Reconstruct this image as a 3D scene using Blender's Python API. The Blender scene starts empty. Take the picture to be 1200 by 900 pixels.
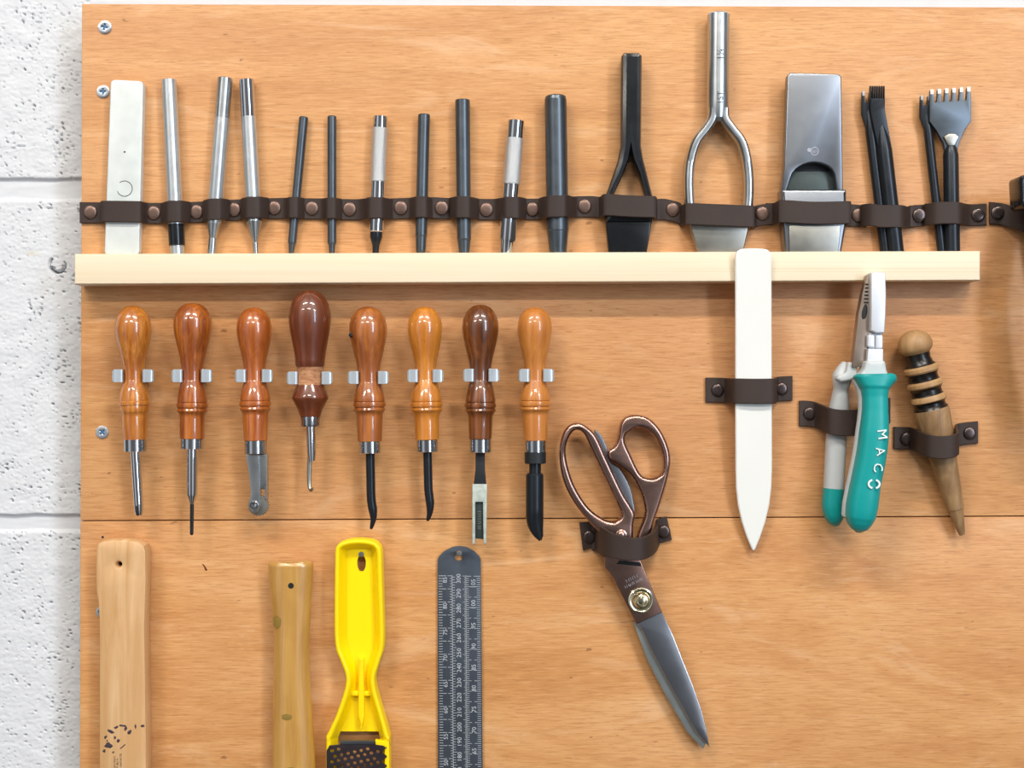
import bpy, bmesh, math, random
from mathutils import Vector, noise
random.seed(7)
U = 1/1740.0            # metres per photo pixel on the board surface
DP = 1680.0             # camera distance from the board, same unit
Z0 = 1.5                # height of the view centre above the floor
SC = bpy.context.scene
COL = SC.collection

# ------------------------------------------------------------------ materials
def lin(c):
    if isinstance(c, str):
        c = c.lstrip('#'); c = tuple(int(c[i:i+2], 16)/255 for i in (0, 2, 4))
    return tuple(((v/12.92) if v <= .04045 else ((v+.055)/1.055)**2.4) for v in c) + (1,)

class G:
    def __init__(s, name):
        s.m = bpy.data.materials.new(name); s.m.use_nodes = True
        s.t = s.m.node_tree; s.n = s.t.nodes; s.l = s.t.links
        s.b = s.n['Principled BSDF']
    def node(s, typ, **kw):
        n = s.n.new(typ)
        for k, v in kw.items():
            if k.startswith('i_'):
                key = k[2:]
                key = int(key) if key.isdigit() else key.replace('_', ' ')
                if hasattr(v, 'links') or isinstance(v, bpy.types.NodeSocket): s.l.new(v, n.inputs[key])
                else: n.inputs[key].default_value = v
            else: setattr(n, k, v)
        return n
    def co(s, scale=(1, 1, 1), loc=(0, 0, 0), rot=(0, 0, 0), src='Object', rnd=True):
        tc = s.node('ShaderNodeTexCoord')
        o = tc.outputs[src]
        if rnd:
            oi = s.node('ShaderNodeObjectInfo')
            ad = s.node('ShaderNodeVectorMath', operation='MULTIPLY_ADD')
            s.l.new(oi.outputs['Random'], ad.inputs[0]); ad.inputs[1].default_value = (3, 3, 3); s.l.new(o, ad.inputs[2])
            o = ad.outputs[0]
        mp = s.node('ShaderNodeMapping'); s.l.new(o, mp.inputs[0])
        mp.inputs['Scale'].default_value = scale; mp.inputs['Location'].default_value = loc; mp.inputs['Rotation'].default_value = rot
        return mp.outputs[0]
    def noise(s, v, scale=1, detail=4, rough=.5, dist=0):
        return s.node('ShaderNodeTexNoise', i_Vector=v, i_Scale=scale, i_Detail=detail, i_Roughness=rough, i_Distortion=dist).outputs['Fac']
    def ramp(s, f, stops):
        r = s.node('ShaderNodeValToRGB'); s.l.new(f, r.inputs[0]); e = r.color_ramp.elements
        while len(e) < len(stops): e.new(.5)
        for a, (p, c) in zip(e, stops):
            a.position = p; a.color = lin(c) if not isinstance(c, (int, float)) else (c, c, c, 1)
        return r.outputs[0]
    def mix(s, f, a, b, mode='MIX'):
        n = s.node('ShaderNodeMix', data_type='RGBA', blend_type=mode)
        for v, i in ((f, 0), (a, 6), (b, 7)):
            if isinstance(v, bpy.types.NodeSocket): s.l.new(v, n.inputs[i])
            elif i == 0: n.inputs[0].default_value = v
            else: n.inputs[i].default_value = lin(v) if isinstance(v, str) else v
        return n.outputs[2]
    def math(s, op, a, b=0.0, c=0.0):
        n = s.node('ShaderNodeMath', operation=op)
        for i, v in enumerate((a, b, c)):
            if isinstance(v, bpy.types.NodeSocket): s.l.new(v, n.inputs[i])
            else: n.inputs[i].default_value = v
        return n.outputs[0]
    def set(s, **kw):
        for k, v in kw.items():
            k = {'color': 'Base Color', 'rough': 'Roughness', 'metal': 'Metallic', 'coat': 'Coat Weight', 'coatr': 'Coat Roughness',
                 'spec': 'Specular IOR Level', 'sss': 'Subsurface Weight', 'sssr': 'Subsurface Radius', 'ssss': 'Subsurface Scale', 'sheen': 'Sheen Weight', 'aniso': 'Anisotropic'}[k]
            if isinstance(v, bpy.types.NodeSocket): s.l.new(v, s.b.inputs[k])
            else: s.b.inputs[k].default_value = lin(v) if isinstance(v, str) else v
        return s
    def bump(s, h, strength=.3, dist=.0005):
        b = s.node('ShaderNodeBump', i_Strength=strength, i_Distance=dist); s.l.new(h, b.inputs['Height'])
        s.l.new(b.outputs[0], s.b.inputs['Normal']); return s

M = {}
def simple(name, color, rough=.5, metal=0, var=.12, scale=60, bump=0, **kw):
    g = G(name); v = g.co((scale,)*3); f = g.noise(v, 1, 5, .6)
    c = lin(color); dk = tuple(x*(1-var*2) for x in c[:3])+(1,); lt = tuple(min(1, x*(1+var)) for x in c[:3])+(1,)
    g.set(color=g.mix(f, dk, lt), metal=metal, **kw)
    g.set(rough=g.math('MULTIPLY_ADD', f, .18, rough-.09))
    if bump: g.bump(g.noise(g.co((scale*12,)*3), 1, 4, .7), bump, .0004)
    M[name] = g.m; return g.m

def plywood(name, seed, wav, pinkmix):
    g = G(name)
    v = g.co((wav[0], 1, wav[1]), rnd=False, loc=(seed, 0, seed*.7)); big = g.noise(v, 1, 7, .62, wav[2])
    fine = g.noise(g.co((55, 1, 900), rnd=False, loc=(seed, 0, 0)), 1, 6, .72, .3)
    pore = g.noise(g.co((75, 1, 800), rnd=False, loc=(5, 0, 3)), 1, 3, .6)
    broad = g.noise(g.co((2.4, 1, 4.5), rnd=False, loc=(1.3+seed, 0, .4)), 1, 4, .55)
    c = g.ramp(big, [(.25, '#AE7645'), (.42, '#C28951'), (.55, '#CC955D'), (.75, '#D7A570')])
    c = g.mix(g.ramp(broad, [(.35, 0.0), (.68, pinkmix)]), c, '#D69F74')
    c = g.mix(g.ramp(fine, [(.36, .55), (.50, 0.0)]), c, '#A26C3C')
    c = g.mix(g.ramp(fine, [(.54, 0.0), (.68, .42)]), c, '#E3B886')
    c = g.mix(g.ramp(pore, [(.28, .6), (.36, 0.0)]), c, '#8A5632')
    st = g.noise(g.co((6, 1, 55), rnd=False, loc=(9, 0, 2+seed)), 1, 7, .7, 2.2)
    c = g.mix(g.ramp(st, [(.60, 0.0), (.76, .45)]), c, '#9A6638')
    fl = g.noise(g.co((90, 1, 210), rnd=False, loc=(2, 0, 8)), 1, 2, .5)
    c = g.mix(g.ramp(fl, [(.72, 0.0), (.76, .6)]), c, '#74492A')
    lo = g.noise(g.co((4.5, 1, 20), rnd=False, loc=(4+seed, 0, 1)), 1, 5, .65, 2.5)
    c = g.mix(g.ramp(lo, [(.56, 0.0), (.74, .45)]), c, '#E4BC94')
    g.set(color=c, rough=.45, spec=.35).bump(fine, .10, .0004)
    M[name] = g.m
plywood('plywood', 0, (3.0, 26, .9), .55)
plywood('plywood_lower', 4.3, (3.4, 13, 2.2), .35)

def wood(name, light, dark, scale=(260, 260, 9), rough=.3, coat=0, figure=.5, dist=.6, flecks=None, rot=(0, 0, 0)):
    g = G(name)
    f = g.noise(g.co(scale, rot=rot), 1, 6, .6, dist)
    f2 = g.noise(g.co((scale[0]*.25, scale[1]*.25, scale[2]*2.5)), 1, 3, .5, 1.0)
    c = g.mix(g.ramp(f, [(.3, 0.0), (.7, 1.0)]), dark, light)
    c = g.mix(g.ramp(f2, [(.42, figure), (.56, 0.0)]), c, dark)
    if flecks:
        fl = g.noise(g.co((900, 900, 70)), 1, 2, .5)
        c = g.mix(g.ramp(fl, [(.66, 0.0), (.72, .6)]), c, flecks)
    g.set(color=c, rough=rough, coat=coat, coatr=.06); g.b.inputs['Coat IOR'].default_value = 1.62
    if not coat: g.bump(f, .15, .0003)
    M[name] = g.m; return g.m
def pine():
    g = G('pine')
    f = g.noise(g.co((6, 60, 120), rnd=False), 1, 4, .6, .3)
    c = g.mix(f, '#E2CFAE', '#EFE0C7')
    ln = g.noise(g.co((1.2, 40, 620), rnd=False, loc=(0, 0, 1.1)), 1, 2, .4, .2)
    sx = g.node('ShaderNodeSeparateXYZ'); g.l.new(g.co(rnd=False), sx.inputs[0])
    k = g.math('MULTIPLY', g.ramp(sx.outputs[0], [(.02, .15), (.2, 1.0)]), g.ramp(g.math('MULTIPLY_ADD', sx.outputs[2], -30, .4), [(.35, .15), (.6, 1.0)]))
    c = g.mix(g.math('MULTIPLY', k, g.ramp(ln, [(.5, 0.0), (.6, .8)])), c, '#C79F6C')
    g.set(color=c, rough=.5).bump(f, .1, .0003); M['pine'] = g.m
pine()
wood('handle_amber', '#DA9038', '#9A4E12', coat=1, dist=1.6, flecks='#6E3210')
wood('handle_orange', '#C87428', '#7A320A', coat=1, figure=.6, dist=1.6)
wood('handle_russet', '#CA7630', '#944414', coat=1, figure=.5, dist=1.2)
wood('handle_brown', '#7F3E1C', '#5A2810', coat=.7, figure=.5, rough=.38)
wood('handle_tan', '#BF7434', '#844016', coat=.9, figure=.45, flecks='#57290F')
wood('handle_honey', '#DC8E34', '#B4681C', coat=1, figure=.3, flecks='#8A4A18')
wood('handle_walnut', '#9C5820', '#461F08', coat=1, figure=.6)
wood('handle_pale', '#D48A3C', '#B0682A', coat=.6, figure=.35, rough=.38)
wood('bare_wood', '#D9A77A', '#8E5230', (200, 200, 260), .7)
wood('ash', '#DCB588', '#C4955F', (120, 120, 9), .45, 0, .25, 1.2, rot=(0, .16, 0))
wood('hickory', '#CFA054', '#AC7C36', (150, 150, 10), .35, 1, .3)
wood('slicker_wood', '#AE8C62', '#7D5E3E', (170, 170, 14), .5, 0, .5)
wood('pale_slicker', '#BF9868', '#96714A', (170, 170, 14), .5, 0, .3)
simple('burnt_wood', '#15110F', .3)
simple('leather', '#392C27', .56, bump=.25, scale=50, var=.14, spec=.35)
simple('leather_edge', '#7A6350', .8)
simple('copper_cap', '#7C645A', .36, .65, scale=200)
simple('dark_cap', '#5E5250', .28, .85, scale=200)
simple('galvanised', '#DCE2E0', .42, .35, var=.08, scale=90)
simple('zinc_rod', '#D3D9DC', .33, .8, var=.06, scale=120)
simple('satin_steel', '#C4C9CB', .30, 1, var=.06)
simple('chrome', '#D5D7DA', .09, 1, var=.03)
simple('ferrule_metal', '#C3C7CB', .16, 1, var=.05)
simple('dull_steel', '#8E9298', .32, 1, var=.08, scale=30)
simple('aged_steel', '#A9A79E', .35, .9, var=.15, scale=50)
simple('blued_steel', '#5E666D', .36, .8, var=.15, scale=70)
simple('black_oxide', '#2E3339', .32, .6, var=.15, scale=80)
simple('black_paint', '#14171B', .22, 0, var=.1)
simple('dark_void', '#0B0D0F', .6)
simple('inner_plate', '#4A5352', .4, .7)
simple('matt_black', '#272A2E', .5, .3)
simple('zinc', '#CDD4DC', .30, .8, var=.05)
simple('zinc_recess', '#4E7396', .45, .3)
simple('clip_steel', '#C6D0D8', .32, .5, var=.05)
simple('bone', '#ECEDE8', .38, 0, var=.02, scale=25)
simple('teal', '#0A9A98', .38, 0, var=.04, scale=20)
simple('grey_rubber', '#C2C7C9', .5, 0, var=.05)
simple('white_print', '#E6F3F0', .5)
simple('plier_steel', '#DDE1E8', .45, .35, var=.05)
simple('plier_steel_shaded', '#A08F82', .38, .85, var=.1)  # shade and warm reflection on the jaw's side put into its colour
simple('yellow', '#FFDB00', .33, 0, var=.015, scale=20, sss=.15, sssr=(1, .8, .1), ssss=.004)
simple('rasp_sheet', '#4B4246', .42, .75, var=.2, scale=120)
simple('ruler_steel', '#5C646F', .42, .75, var=.16, scale=25)
simple('engraving', '#B4BAC0', .5)
simple('etched', '#A9AAB2', .5, .5)
simple('stamp_dark', '#3A3E42', .5)
simple('ink', '#3D3038', .7)
simple('stain', '#8E7430', .5)
simple('copper_plated', '#AC8A7E', .27, 1, var=.14, scale=60)
simple('blade_steel', '#C6CCD6', .2, 1, var=.06, scale=25)
simple('blade_edge', '#A4AAA8', .4, .8)
simple('brass', '#DDD6B8', .2, 1)
simple('mottled_white', '#C9D2C8', .5, .3, var=.3, scale=220)
simple('crust', '#D7D8D2', .8)

def knurl():
    g = G('knurled'); out = None
    for sgn in (1, -1):
        v = g.co((1, 1, 1), rnd=False)
        sx = g.node('ShaderNodeSeparateXYZ'); g.l.new(v, sx.inputs[0])
        w = g.math('SINE', g.math('ADD', g.math('MULTIPLY', sx.outputs[0], 5200*sgn), g.math('MULTIPLY', sx.outputs[2], 5200)))
        out = w if out is None else g.math('MAXIMUM', out, w)
    g.set(color='#D6D9DC', rough=.42, metal=.8).bump(out, .7, .0002); M['knurled'] = g.m
knurl()

def concrete():
    g = G('painted_block')
    n1 = g.noise(g.co((420, 420, 560), rnd=False), 1, 5, .6)
    n2 = g.noise(g.co((90, 90, 130), rnd=False), 1, 3, .5)
    yl = g.noise(g.co((50, 50, 70), rnd=False, loc=(3, 1, 2)), 1, 3, .6)
    c = g.mix(n2, '#CBCED2', '#D5D8DC')
    c = g.mix(g.ramp(yl, [(.70, 0.0), (.78, .5)]), c, '#CFC29A')
    g.set(color=c, rough=.6, spec=.3).bump(n1, .22, .0005)
    M['painted_block'] = g.m
concrete()

# ------------------------------------------------------------------ geometry in photo pixels: (x, y, h), h = height off the board
class T:
    def __init__(s, name, label, cat, px, py, h=0, group=None, solo=False, kind=None):
        s.px, s.py, s.h, s.k = px, py, h, 1-h/DP
        s.name, s.props, s.root = name, {}, None
        if kind: s.props['kind'] = kind
        if label: s.props['label'] = label
        if cat: s.props['category'] = cat
        if group: s.props['group'] = group
        s.loc = ((px-600)*U*s.k, -h*U, Z0+(450-py)*U*s.k)
        if not solo:
            s.root = bpy.data.objects.new(name, None); COL.objects.link(s.root)
            s.root.location = s.loc; s.root.empty_display_size = .02
            for a, b in s.props.items(): s.root[a] = b
    def v(s, c):
        x, y, h = c
        return ((x-s.px)*U*s.k, -(h-s.h)*U, -(y-s.py)*U*s.k)
    def part(s, name, bm, mats, parent=None, label=None, angle=30):
        if isinstance(mats, str): mats = [mats]
        for w in bm.verts: w.co = s.v(w.co)
        bmesh.ops.recalc_face_normals(bm, faces=bm.faces)
        for f in bm.faces: f.smooth = True
        lim = math.radians(angle)
        for e in bm.edges:
            if len(e.link_faces) == 2: e.smooth = e.calc_face_angle(0) < lim
            else: e.smooth = False
        me = bpy.data.meshes.new(name); bm.to_mesh(me); bm.free()
        for m in mats: me.materials.append(M[m])
        o = bpy.data.objects.new(name, me); COL.objects.link(o)
        if s.root is None and parent is None:
            o.location = s.loc
            for a, b in s.props.items(): o[a] = b
            s.root = o
        else:
            o.parent = parent or s.root
        if label: o['label'] = label
        return o

def B(): return bmesh.new()

def catmull(pts, sub=6, closed=False):
    n = len(pts); out = []
    rng = range(n) if closed else range(n-1)
    for i in rng:
        if closed: p = [pts[(i+k) % n] for k in (-1, 0, 1, 2)]
        else: p = [pts[max(0, i-1)], pts[i], pts[i+1], pts[min(n-1, i+2)]]
        for j in range(sub):
            t = j/sub
            out.append(tuple(.5*((2*b)+(-a+c)*t+(2*a-5*b+4*c-d)*t*t+(-a+3*b-3*c+d)*t**3) for a, b, c, d in zip(*p)))
    if not closed: out.append(tuple(pts[-1]))
    return out

def rings(bm, R, closed=False, cap=True, mi=None):
    """R: list of rings; a ring is a list of coords, one coord = a pole"""
    V = [[bm.verts.new(c) for c in r] for r in R]
    n = max(len(r) for r in R)
    m = len(V)
    for i in range(m if closed else m-1):
        a, b = V[i], V[(i+1) % m]; idx = mi[i] if mi else 0
        for j in range(n):
            j2 = (j+1) % n
            if len(a) == 1 and len(b) == 1: continue
            if len(a) == 1: f = bm.faces.new((a[0], b[j], b[j2]))
            elif len(b) == 1: f = bm.faces.new((a[j], b[0], a[j2]))
            else: f = bm.faces.new((a[j], b[j], b[j2], a[j2]))
            f.material_index = idx
    if cap and not closed:
        if len(V[0]) > 2: bm.faces.new(V[0]).material_index = mi[0] if mi else 0
        if len(V[-1]) > 2: bm.faces.new(V[-1]).material_index = mi[-1] if mi else 0
    return bm

def rod(bm, x0, y0, x1, y1, hc, prof, seg=48):
    """lathe around the line (x0,y0)-(x1,y1); prof rows (y, radius[, material index])"""
    hc = hc if isinstance(hc, tuple) else (hc, hc)
    d = Vector((x1-x0, y1-y0, hc[1]-hc[0])); L = y1-y0
    ax = d.normalized(); n = ax.cross(Vector((0, 0, 1))).normalized(); b = ax.cross(n)
    R = []
    for p in prof:
        c = Vector((x0, y0, hc[0]))+d*((p[0]-y0)/L); r = p[1]
        if r < .05: R.append([c]); continue
        R.append([c+n*(r*math.cos(a))+b*(r*math.sin(a)) for a in (2*math.pi*(j+.5)/seg for j in range(seg))])
    return rings(bm, R, mi=[(p[2] if len(p) > 2 else 0) for p in prof])

def disc(bm, x, y, prof, seg=24, dx=0, dy=0):
    """lathe around the h axis at (x,y); prof rows (h, radius[, mat])"""
    R = []
    for p in prof:
        r = p[1]
        if r < .05: R.append([(x+dx*p[0], y+dy*p[0], p[0])]); continue
        R.append([(x+dx*p[0]+r*math.cos(2*math.pi*j/seg), y+dy*p[0]+r*math.sin(2*math.pi*j/seg), p[0]) for j in range(seg)])
    return rings(bm, R, mi=[(p[2] if len(p) > 2 else 0) for p in prof])

def curve_bm(bm, cu, mapping, mi=0):
    ob = bpy.data.objects.new('tmp', cu); COL.objects.link(ob)
    dg = bpy.context.evaluated_depsgraph_get(); dg.update()
    ev = ob.evaluated_get(dg); me = bpy.data.meshes.new_from_object(ev)
    q = bmesh.new(); q.from_mesh(me)
    bmesh.ops.remove_doubles(q, verts=q.verts[:], dist=.005)
    for w in q.verts: w.co = mapping(w.co)
    for f in q.faces: f.material_index = mi
    q.to_mesh(me); q.free(); bm.from_mesh(me)
    COL.objects.unlink(ob); bpy.data.objects.remove(ob); bpy.data.meshes.remove(me)

def shape(bm, outlines, h0, h1, bevel=1.0, hf=None, mi=0, res=2):
    """solid cut from a plate: first outline is the edge, the others holes"""
    if outlines and not isinstance(outlines[0][0], (tuple, list)): outlines = [outlines]
    cu = bpy.data.curves.new('c', 'CURVE'); cu.dimensions = '2D'; cu.fill_mode = 'BOTH'
    bevel = min(bevel, (h1-h0)/2*.98)
    cu.extrude = (h1-h0)/2-bevel; cu.bevel_depth = bevel; cu.offset = -bevel; cu.bevel_resolution = res
    for o in outlines:
        sp = cu.splines.new('POLY'); sp.points.add(len(o)-1); sp.use_cyclic_u = True
        for p, q in zip(sp.points, o): p.co = (q[0], -q[1], 0, 1)
    mid = (h0+h1)/2
    def mp(c):
        x, y, h = c[0], -c[1], c[2]+mid
        return (x, y, h + (hf(x, y) if hf else 0))
    curve_bm(bm, cu, mp, mi); bpy.data.curves.remove(cu)
    return bm

def text(bm, s, size, cx, cy, ang, h, depth=.3, mi=0, hf=None, squash=1.0):
    """lettering centred on (cx,cy); ang in degrees, counter-clockwise"""
    cu = bpy.data.curves.new('t', 'FONT'); cu.body = s; cu.size = size; cu.extrude = depth/2
    cu.align_x = 'CENTER'; cu.align_y = 'CENTER'; cu.resolution_u = 2
    a = math.radians(ang); ca, sa = math.cos(a), math.sin(a)
    def mp(c):
        x0 = c[0]*squash
        x, y = x0*ca-c[1]*sa, x0*sa+c[1]*ca
        X, Y = cx+x, cy-y
        return (X, Y, h+c[2]+(hf(X, Y) if hf else 0))
    curve_bm(bm, cu, mp, mi); bpy.data.curves.remove(cu)
    return bm

def sweep(bm, pts, rad, n=18, power=2.0, closed=False, cap=True, seg=None, mi=None):
    """tube along pts; rad rows (half width across, half height in h)"""
    m = len(pts); R = []
    P = [Vector(p) for p in pts]
    for i in range(m):
        a = P[(i-1) % m] if (closed or i > 0) else P[i]
        b = P[(i+1) % m] if (closed or i < m-1) else P[i]
        t = (b-a).normalized(); N = Vector((-t.y, t.x, 0))
        if N.length < 1e-5: N = Vector((1, 0, 0))
        N.normalize(); Hh = t.cross(N).normalized()
        ra, rb = rad[i]
        R.append([P[i]+N*(ra*math.copysign(abs(math.cos(q))**(2/power), math.cos(q)))+Hh*(rb*math.copysign(abs(math.sin(q))**(2/power), math.sin(q)))
                  for q in (2*math.pi*(j+.5)/n for j in range(n))])
    return rings(bm, R, closed, cap, mi)

def ribbon(bm, pts, width, th=3.6, edge=.8):
    """leather strip: pts rows (x, y centre, h centre); width along y"""
    R = []; m = len(pts)
    for i in range(m):
        a, b = pts[max(0, i-1)], pts[min(m-1, i+1)]
        w = width(pts[i][0]) if callable(width) else width
        tx, th_ = b[0]-a[0], b[2]-a[2]; l = math.hypot(tx, th_) or 1
        nx, nh = -th_/l, tx/l
        x, y, h = pts[i]; W, Q, e = w/2, th/2, edge
        sl = (b[1]-a[1])/(l)*0
        sec = [(-W, -Q+e), (-W+e, -Q), (W-e, -Q), (W, -Q+e), (W, Q-e), (W-e, Q), (-W+e, Q), (-W, Q-e)]
        R.append([(x+nx*q, y+p, h+nh*q) for p, q in sec])
    return rings(bm, R)

def worn_marks(bm, cx, cy, ang, length, size, h, seed):
    """a row of tiny worn strokes, too small to read"""
    r = random.Random(seed); a = math.radians(ang); ca, sa = math.cos(a), math.sin(a); u = -length/2
    while u < length/2:
        w = size*r.uniform(.12, .2); k = r.random()
        segs = [(u, -size/2, u+w, size/2)]
        if k > .35: segs.append((u, r.choice((-.5, -.1, .35))*size, u+size*.45, 0))
        if k > .7: segs.append((u+size*.38, -size/2, u+size*.38+w, size*r.uniform(0, .5)))
        for x0, y0, x1, y1 in segs:
            if y1 == 0: y1 = y0+size*.15
            q = [(x0, y0), (x1, y0), (x1, y1), (x0, y1)]
            shape(bm, [(cx+p*ca-t_*sa, cy-(p*sa+t_*ca)) for p, t_ in q], h-.1, h+.1, 0)
        u += size*r.uniform(.62, .85)

def poly_inset(pts, d):
    n = len(pts); out = []
    A = sum(pts[i][0]*pts[(i+1) % n][1]-pts[(i+1) % n][0]*pts[i][1] for i in range(n))
    s = 1 if A > 0 else -1
    for i in range(n):
        a, b, c = Vector(pts[i-1][:2]), Vector(pts[i][:2]), Vector(pts[(i+1) % n][:2])
        u, v = (b-a).normalized(), (c-b).normalized()
        n1, n2 = Vector((-u.y, u.x))*s, Vector((-v.y, v.x))*s
        q = (n1+n2); q = q/max(.6, q.dot(n1)) if q.length > 1e-6 else n1
        out.append((b.x+q.x*d, b.y+q.y*d))
    return out

def bx(x, h): return 600+(x-600)*(1-h/DP)
def by(y, h): return 450+(y-450)*(1-h/DP)

def rivet(t, x, y, h, r=8.2, mat='copper_cap', parent=None):
    b = disc(B(), x, y, [(h-1, r*.98), (h+1.2, r*.98), (h+2.3, r*.93), (h+2.9, r*.84), (h+3.3, r*.7), (h+3.5, r*.4), (h+3.55, 0)])
    return t.part('rivet', b, mat, parent)

# ------------------------------------------------------------------ the setting
# painted block wall, 60 px (35 mm) behind the board face
WH = -60
def wall():
    t = T('wall_back', None, None, 60, 450, WH, solo=True, kind='structure')
    xs = [-1500, -900, -500, -300]; x = -240
    while x < -62: xs.append(x); x += 2.3
    x = -60
    while x < 112: xs.append(x); x += 1.15
    xs += [200, 300, 500, 700, 900, 1100, 1300, 1600, 2200]
    ys = [-900, -500, -200, -80]; y = -45
    while y < 1060: ys.append(y); y += 1.15
    ys += [1082, 1120, 1400, 1900]
    def hgt(x, y):
        if x < -238 or x > 180 or y < -60 or y > 1080:
            base = 0
            for j0 in (-184, 221, 613, 1005):
                if abs(y-j0) < 13: base = -4
            return base
        p = Vector((x, y, 0))
        v = 0
        j = 0
        for j0, wdt in ((221.5, 14.5), (613, 11.5)):
            wob = noise.noise(Vector((x/30, j0, 0)))*1.5
            d = abs(y-j0-wob)
            k = min(1, max(0, (wdt-d)/4)); j = max(j, k*k*(3-2*k))
        n = noise.noise(Vector((x/6, y/4, 1)))*.45+noise.noise(Vector((x/2.8, y/2.2, 5)))*.3+noise.noise(Vector((x/22, y/16, 3)))*.8
        m = .35*noise.noise(Vector((x/28, y/28, 2)))
        pit = max(0, noise.noise(Vector((x/4.4-y/16, y/2.5, 11)))+m-.54)*46
        pit2 = max(0, noise.noise(Vector((x/2.6+y/9, y/1.9, 21)))+m*.6-.60)*40
        v = (n-min(pit, 6.5)-min(pit2, 4.5))*(1-j)-j*4.5+j*noise.noise(Vector((x/25, y/6, 9)))*.5
        d = math.hypot(x-67, y-310); a = math.atan2(y-310, x-67)
        if not (-2.2 < a < -.4):
            v -= 16*max(0, 1-abs(d-9)/(1.2+1.2*max(0, math.sin(a))+.8*noise.noise(Vector((a*2, 0, 0)))))
        return v
    b = B(); V = [[b.verts.new((x, y, WH+hgt(x, y))) for x in xs] for y in ys]
    for i in range(len(ys)-1):
        for j in range(len(xs)-1):
            b.faces.new((V[i][j], V[i][j+1], V[i+1][j+1], V[i+1][j]))
    for w in b.verts: w.co = t.v(w.co)
    for f in b.faces: f.smooth = True
    me = bpy.data.meshes.new('wall_back'); b.to_mesh(me); b.free(); me.materials.append(M['painted_block'])
    o = bpy.data.objects.new('wall_back', me); COL.objects.link(o); o.location = t.loc; o['kind'] = 'structure'
wall()
for i, y in enumerate((70, 470, 820)):
    t = T('trim_%d' % (i+1), None, None, 800, y, -45, solo=True, kind='structure')
    t.part(t.name, shape(B(), [(150, y-20), (1480, y-20), (1480, y+20), (150, y+20)], -60, -31, 1), 'pine')

# the two plywood panels
t = T('plywood_panel', 'large upper plywood board with the tool rail and rows of tools', 'board', 700, 300, 0, solo=True)
t.part('plywood_panel', shape(B(), [(96, 4.5), (1500, 9.6), (1500, 602.8), (94.2, 609.8)], -31, 0, .8), 'plywood')
t = T('plywood_panel', 'lower plywood board below the thin horizontal seam', 'board', 700, 800, 0, solo=True)
t.part('plywood_panel', shape(B(), [(94.2, 611.0), (1500, 604.0), (1500, 1100), (93, 1100)], -31, 0, .8), 'plywood_lower')
t.part('gouge_mark', shape(B(), [(236.4, 660.6), (238.6, 661.2), (240.8, 664), (243, 667.6), (242.4, 669), (240.4, 668.4), (239, 664.5)], -.4, .12, .05), 'handle_walnut', label='small dark gouge in the lower board')
t.part('nail_hole', disc(B(), 120.3, 629.5, [(-.5, 1.6), (.1, 1.5), (.12, 0)], 12), 'dark_void', label='old nail hole just under the seam')

# pine rail under the upper tools
t = T('wooden_rail', 'long pale pine rail on which the row of steel punches stands', 'rail', 600, 314, 36, solo=True)
t.part('wooden_rail', shape(B(), [(87, 297.5), (1149, 294), (1149, 328.7), (87, 333.3)], 0, 36, 2.2), 'pine')
def rail_top(x): return 300.0-3.5*(x-87)/1062

# ------------------------------------------------------------------ leather straps of the top row
def strap(label, knots, width, rivets, group='leather straps nailed along the upper row', mat='copper_cap', name='leather_strap', th=3.6, cx=None):
    t = T(name, label, 'strap', cx or knots[0][0], knots[0][1], 0, group)
    b = ribbon(B(), catmull(knots, 5), width, th)
    t.part('band', b, 'leather')
    for x, y, m in rivets:
        rivet(t, x, y, 3.2, 8.2, m)
    return t
TOOLS_S = {  # photo x of tool at strap, half width, height of its front
}
def path(items, yf):
    """items in order: ('r', x) flat at the board or ('t', x, halfwidth, height, rise)"""
    K = []
    for it in items:
        if it[0] == 'r': K += [(it[1]-8, yf(it[1]-8), 2.2), (it[1]+8, yf(it[1]+8), 2.2)]
        elif it[0] == 'e': K += [(it[1], yf(it[1]), it[2])]
        else:
            _, x, w, h = it[:4]; x = bx(x, h*.6); s = 5 if h > 16 else 3.5
            if it[0] == 'b':
                K += [(x-w-5.5, yf(x-w), 3), (x-w-3.4, yf(x-w), h*.5), (x-w-2, yf(x-w), h*.92), (x-w+2, yf(x-w), h+2.6), (x, yf(x), h+3.2), (x+w-2, yf(x+w), h+2.6), (x+w+2, yf(x+w), h*.92), (x+w+3.4, yf(x+w), h*.5), (x+w+5.5, yf(x+w), 3)]
                continue
            K += [(x-w-s, yf(x-w), h*.35+2), (x-w*.85, yf(x-w), h*.88+2), (x-w*.4, yf(x), h+2.2), (x+w*.4, yf(x), h+2.2), (x+w*.85, yf(x+w), h*.88+2), (x+w+s, yf(x+w), h*.35+2)]
    return K
def interp(tab):
    def f(x):
        if x <= tab[0][0]: return tab[0][1]
        for (a, p), (b, q) in zip(tab, tab[1:]):
            if x <= b: return p+(q-p)*(x-a)/(b-a)
        return tab[-1][1]
    return f
yf = interp([(94, 249.5), (200, 250.5), (231, 249), (275, 246.5), (322, 244.5), (366, 245), (410, 246), (450, 246), (470, 244.5), (518, 244.5), (570, 246), (624, 245.5), (650, 245.5), (685, 242),
             (745, 246), (788, 246), (803, 254), (880, 257), (892, 251), (915, 252), (950, 254), (1005, 252.5), (1025, 256), (1055, 256), (1075, 253), (1100, 252), (1145, 252.5), (1160, 251)])
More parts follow.
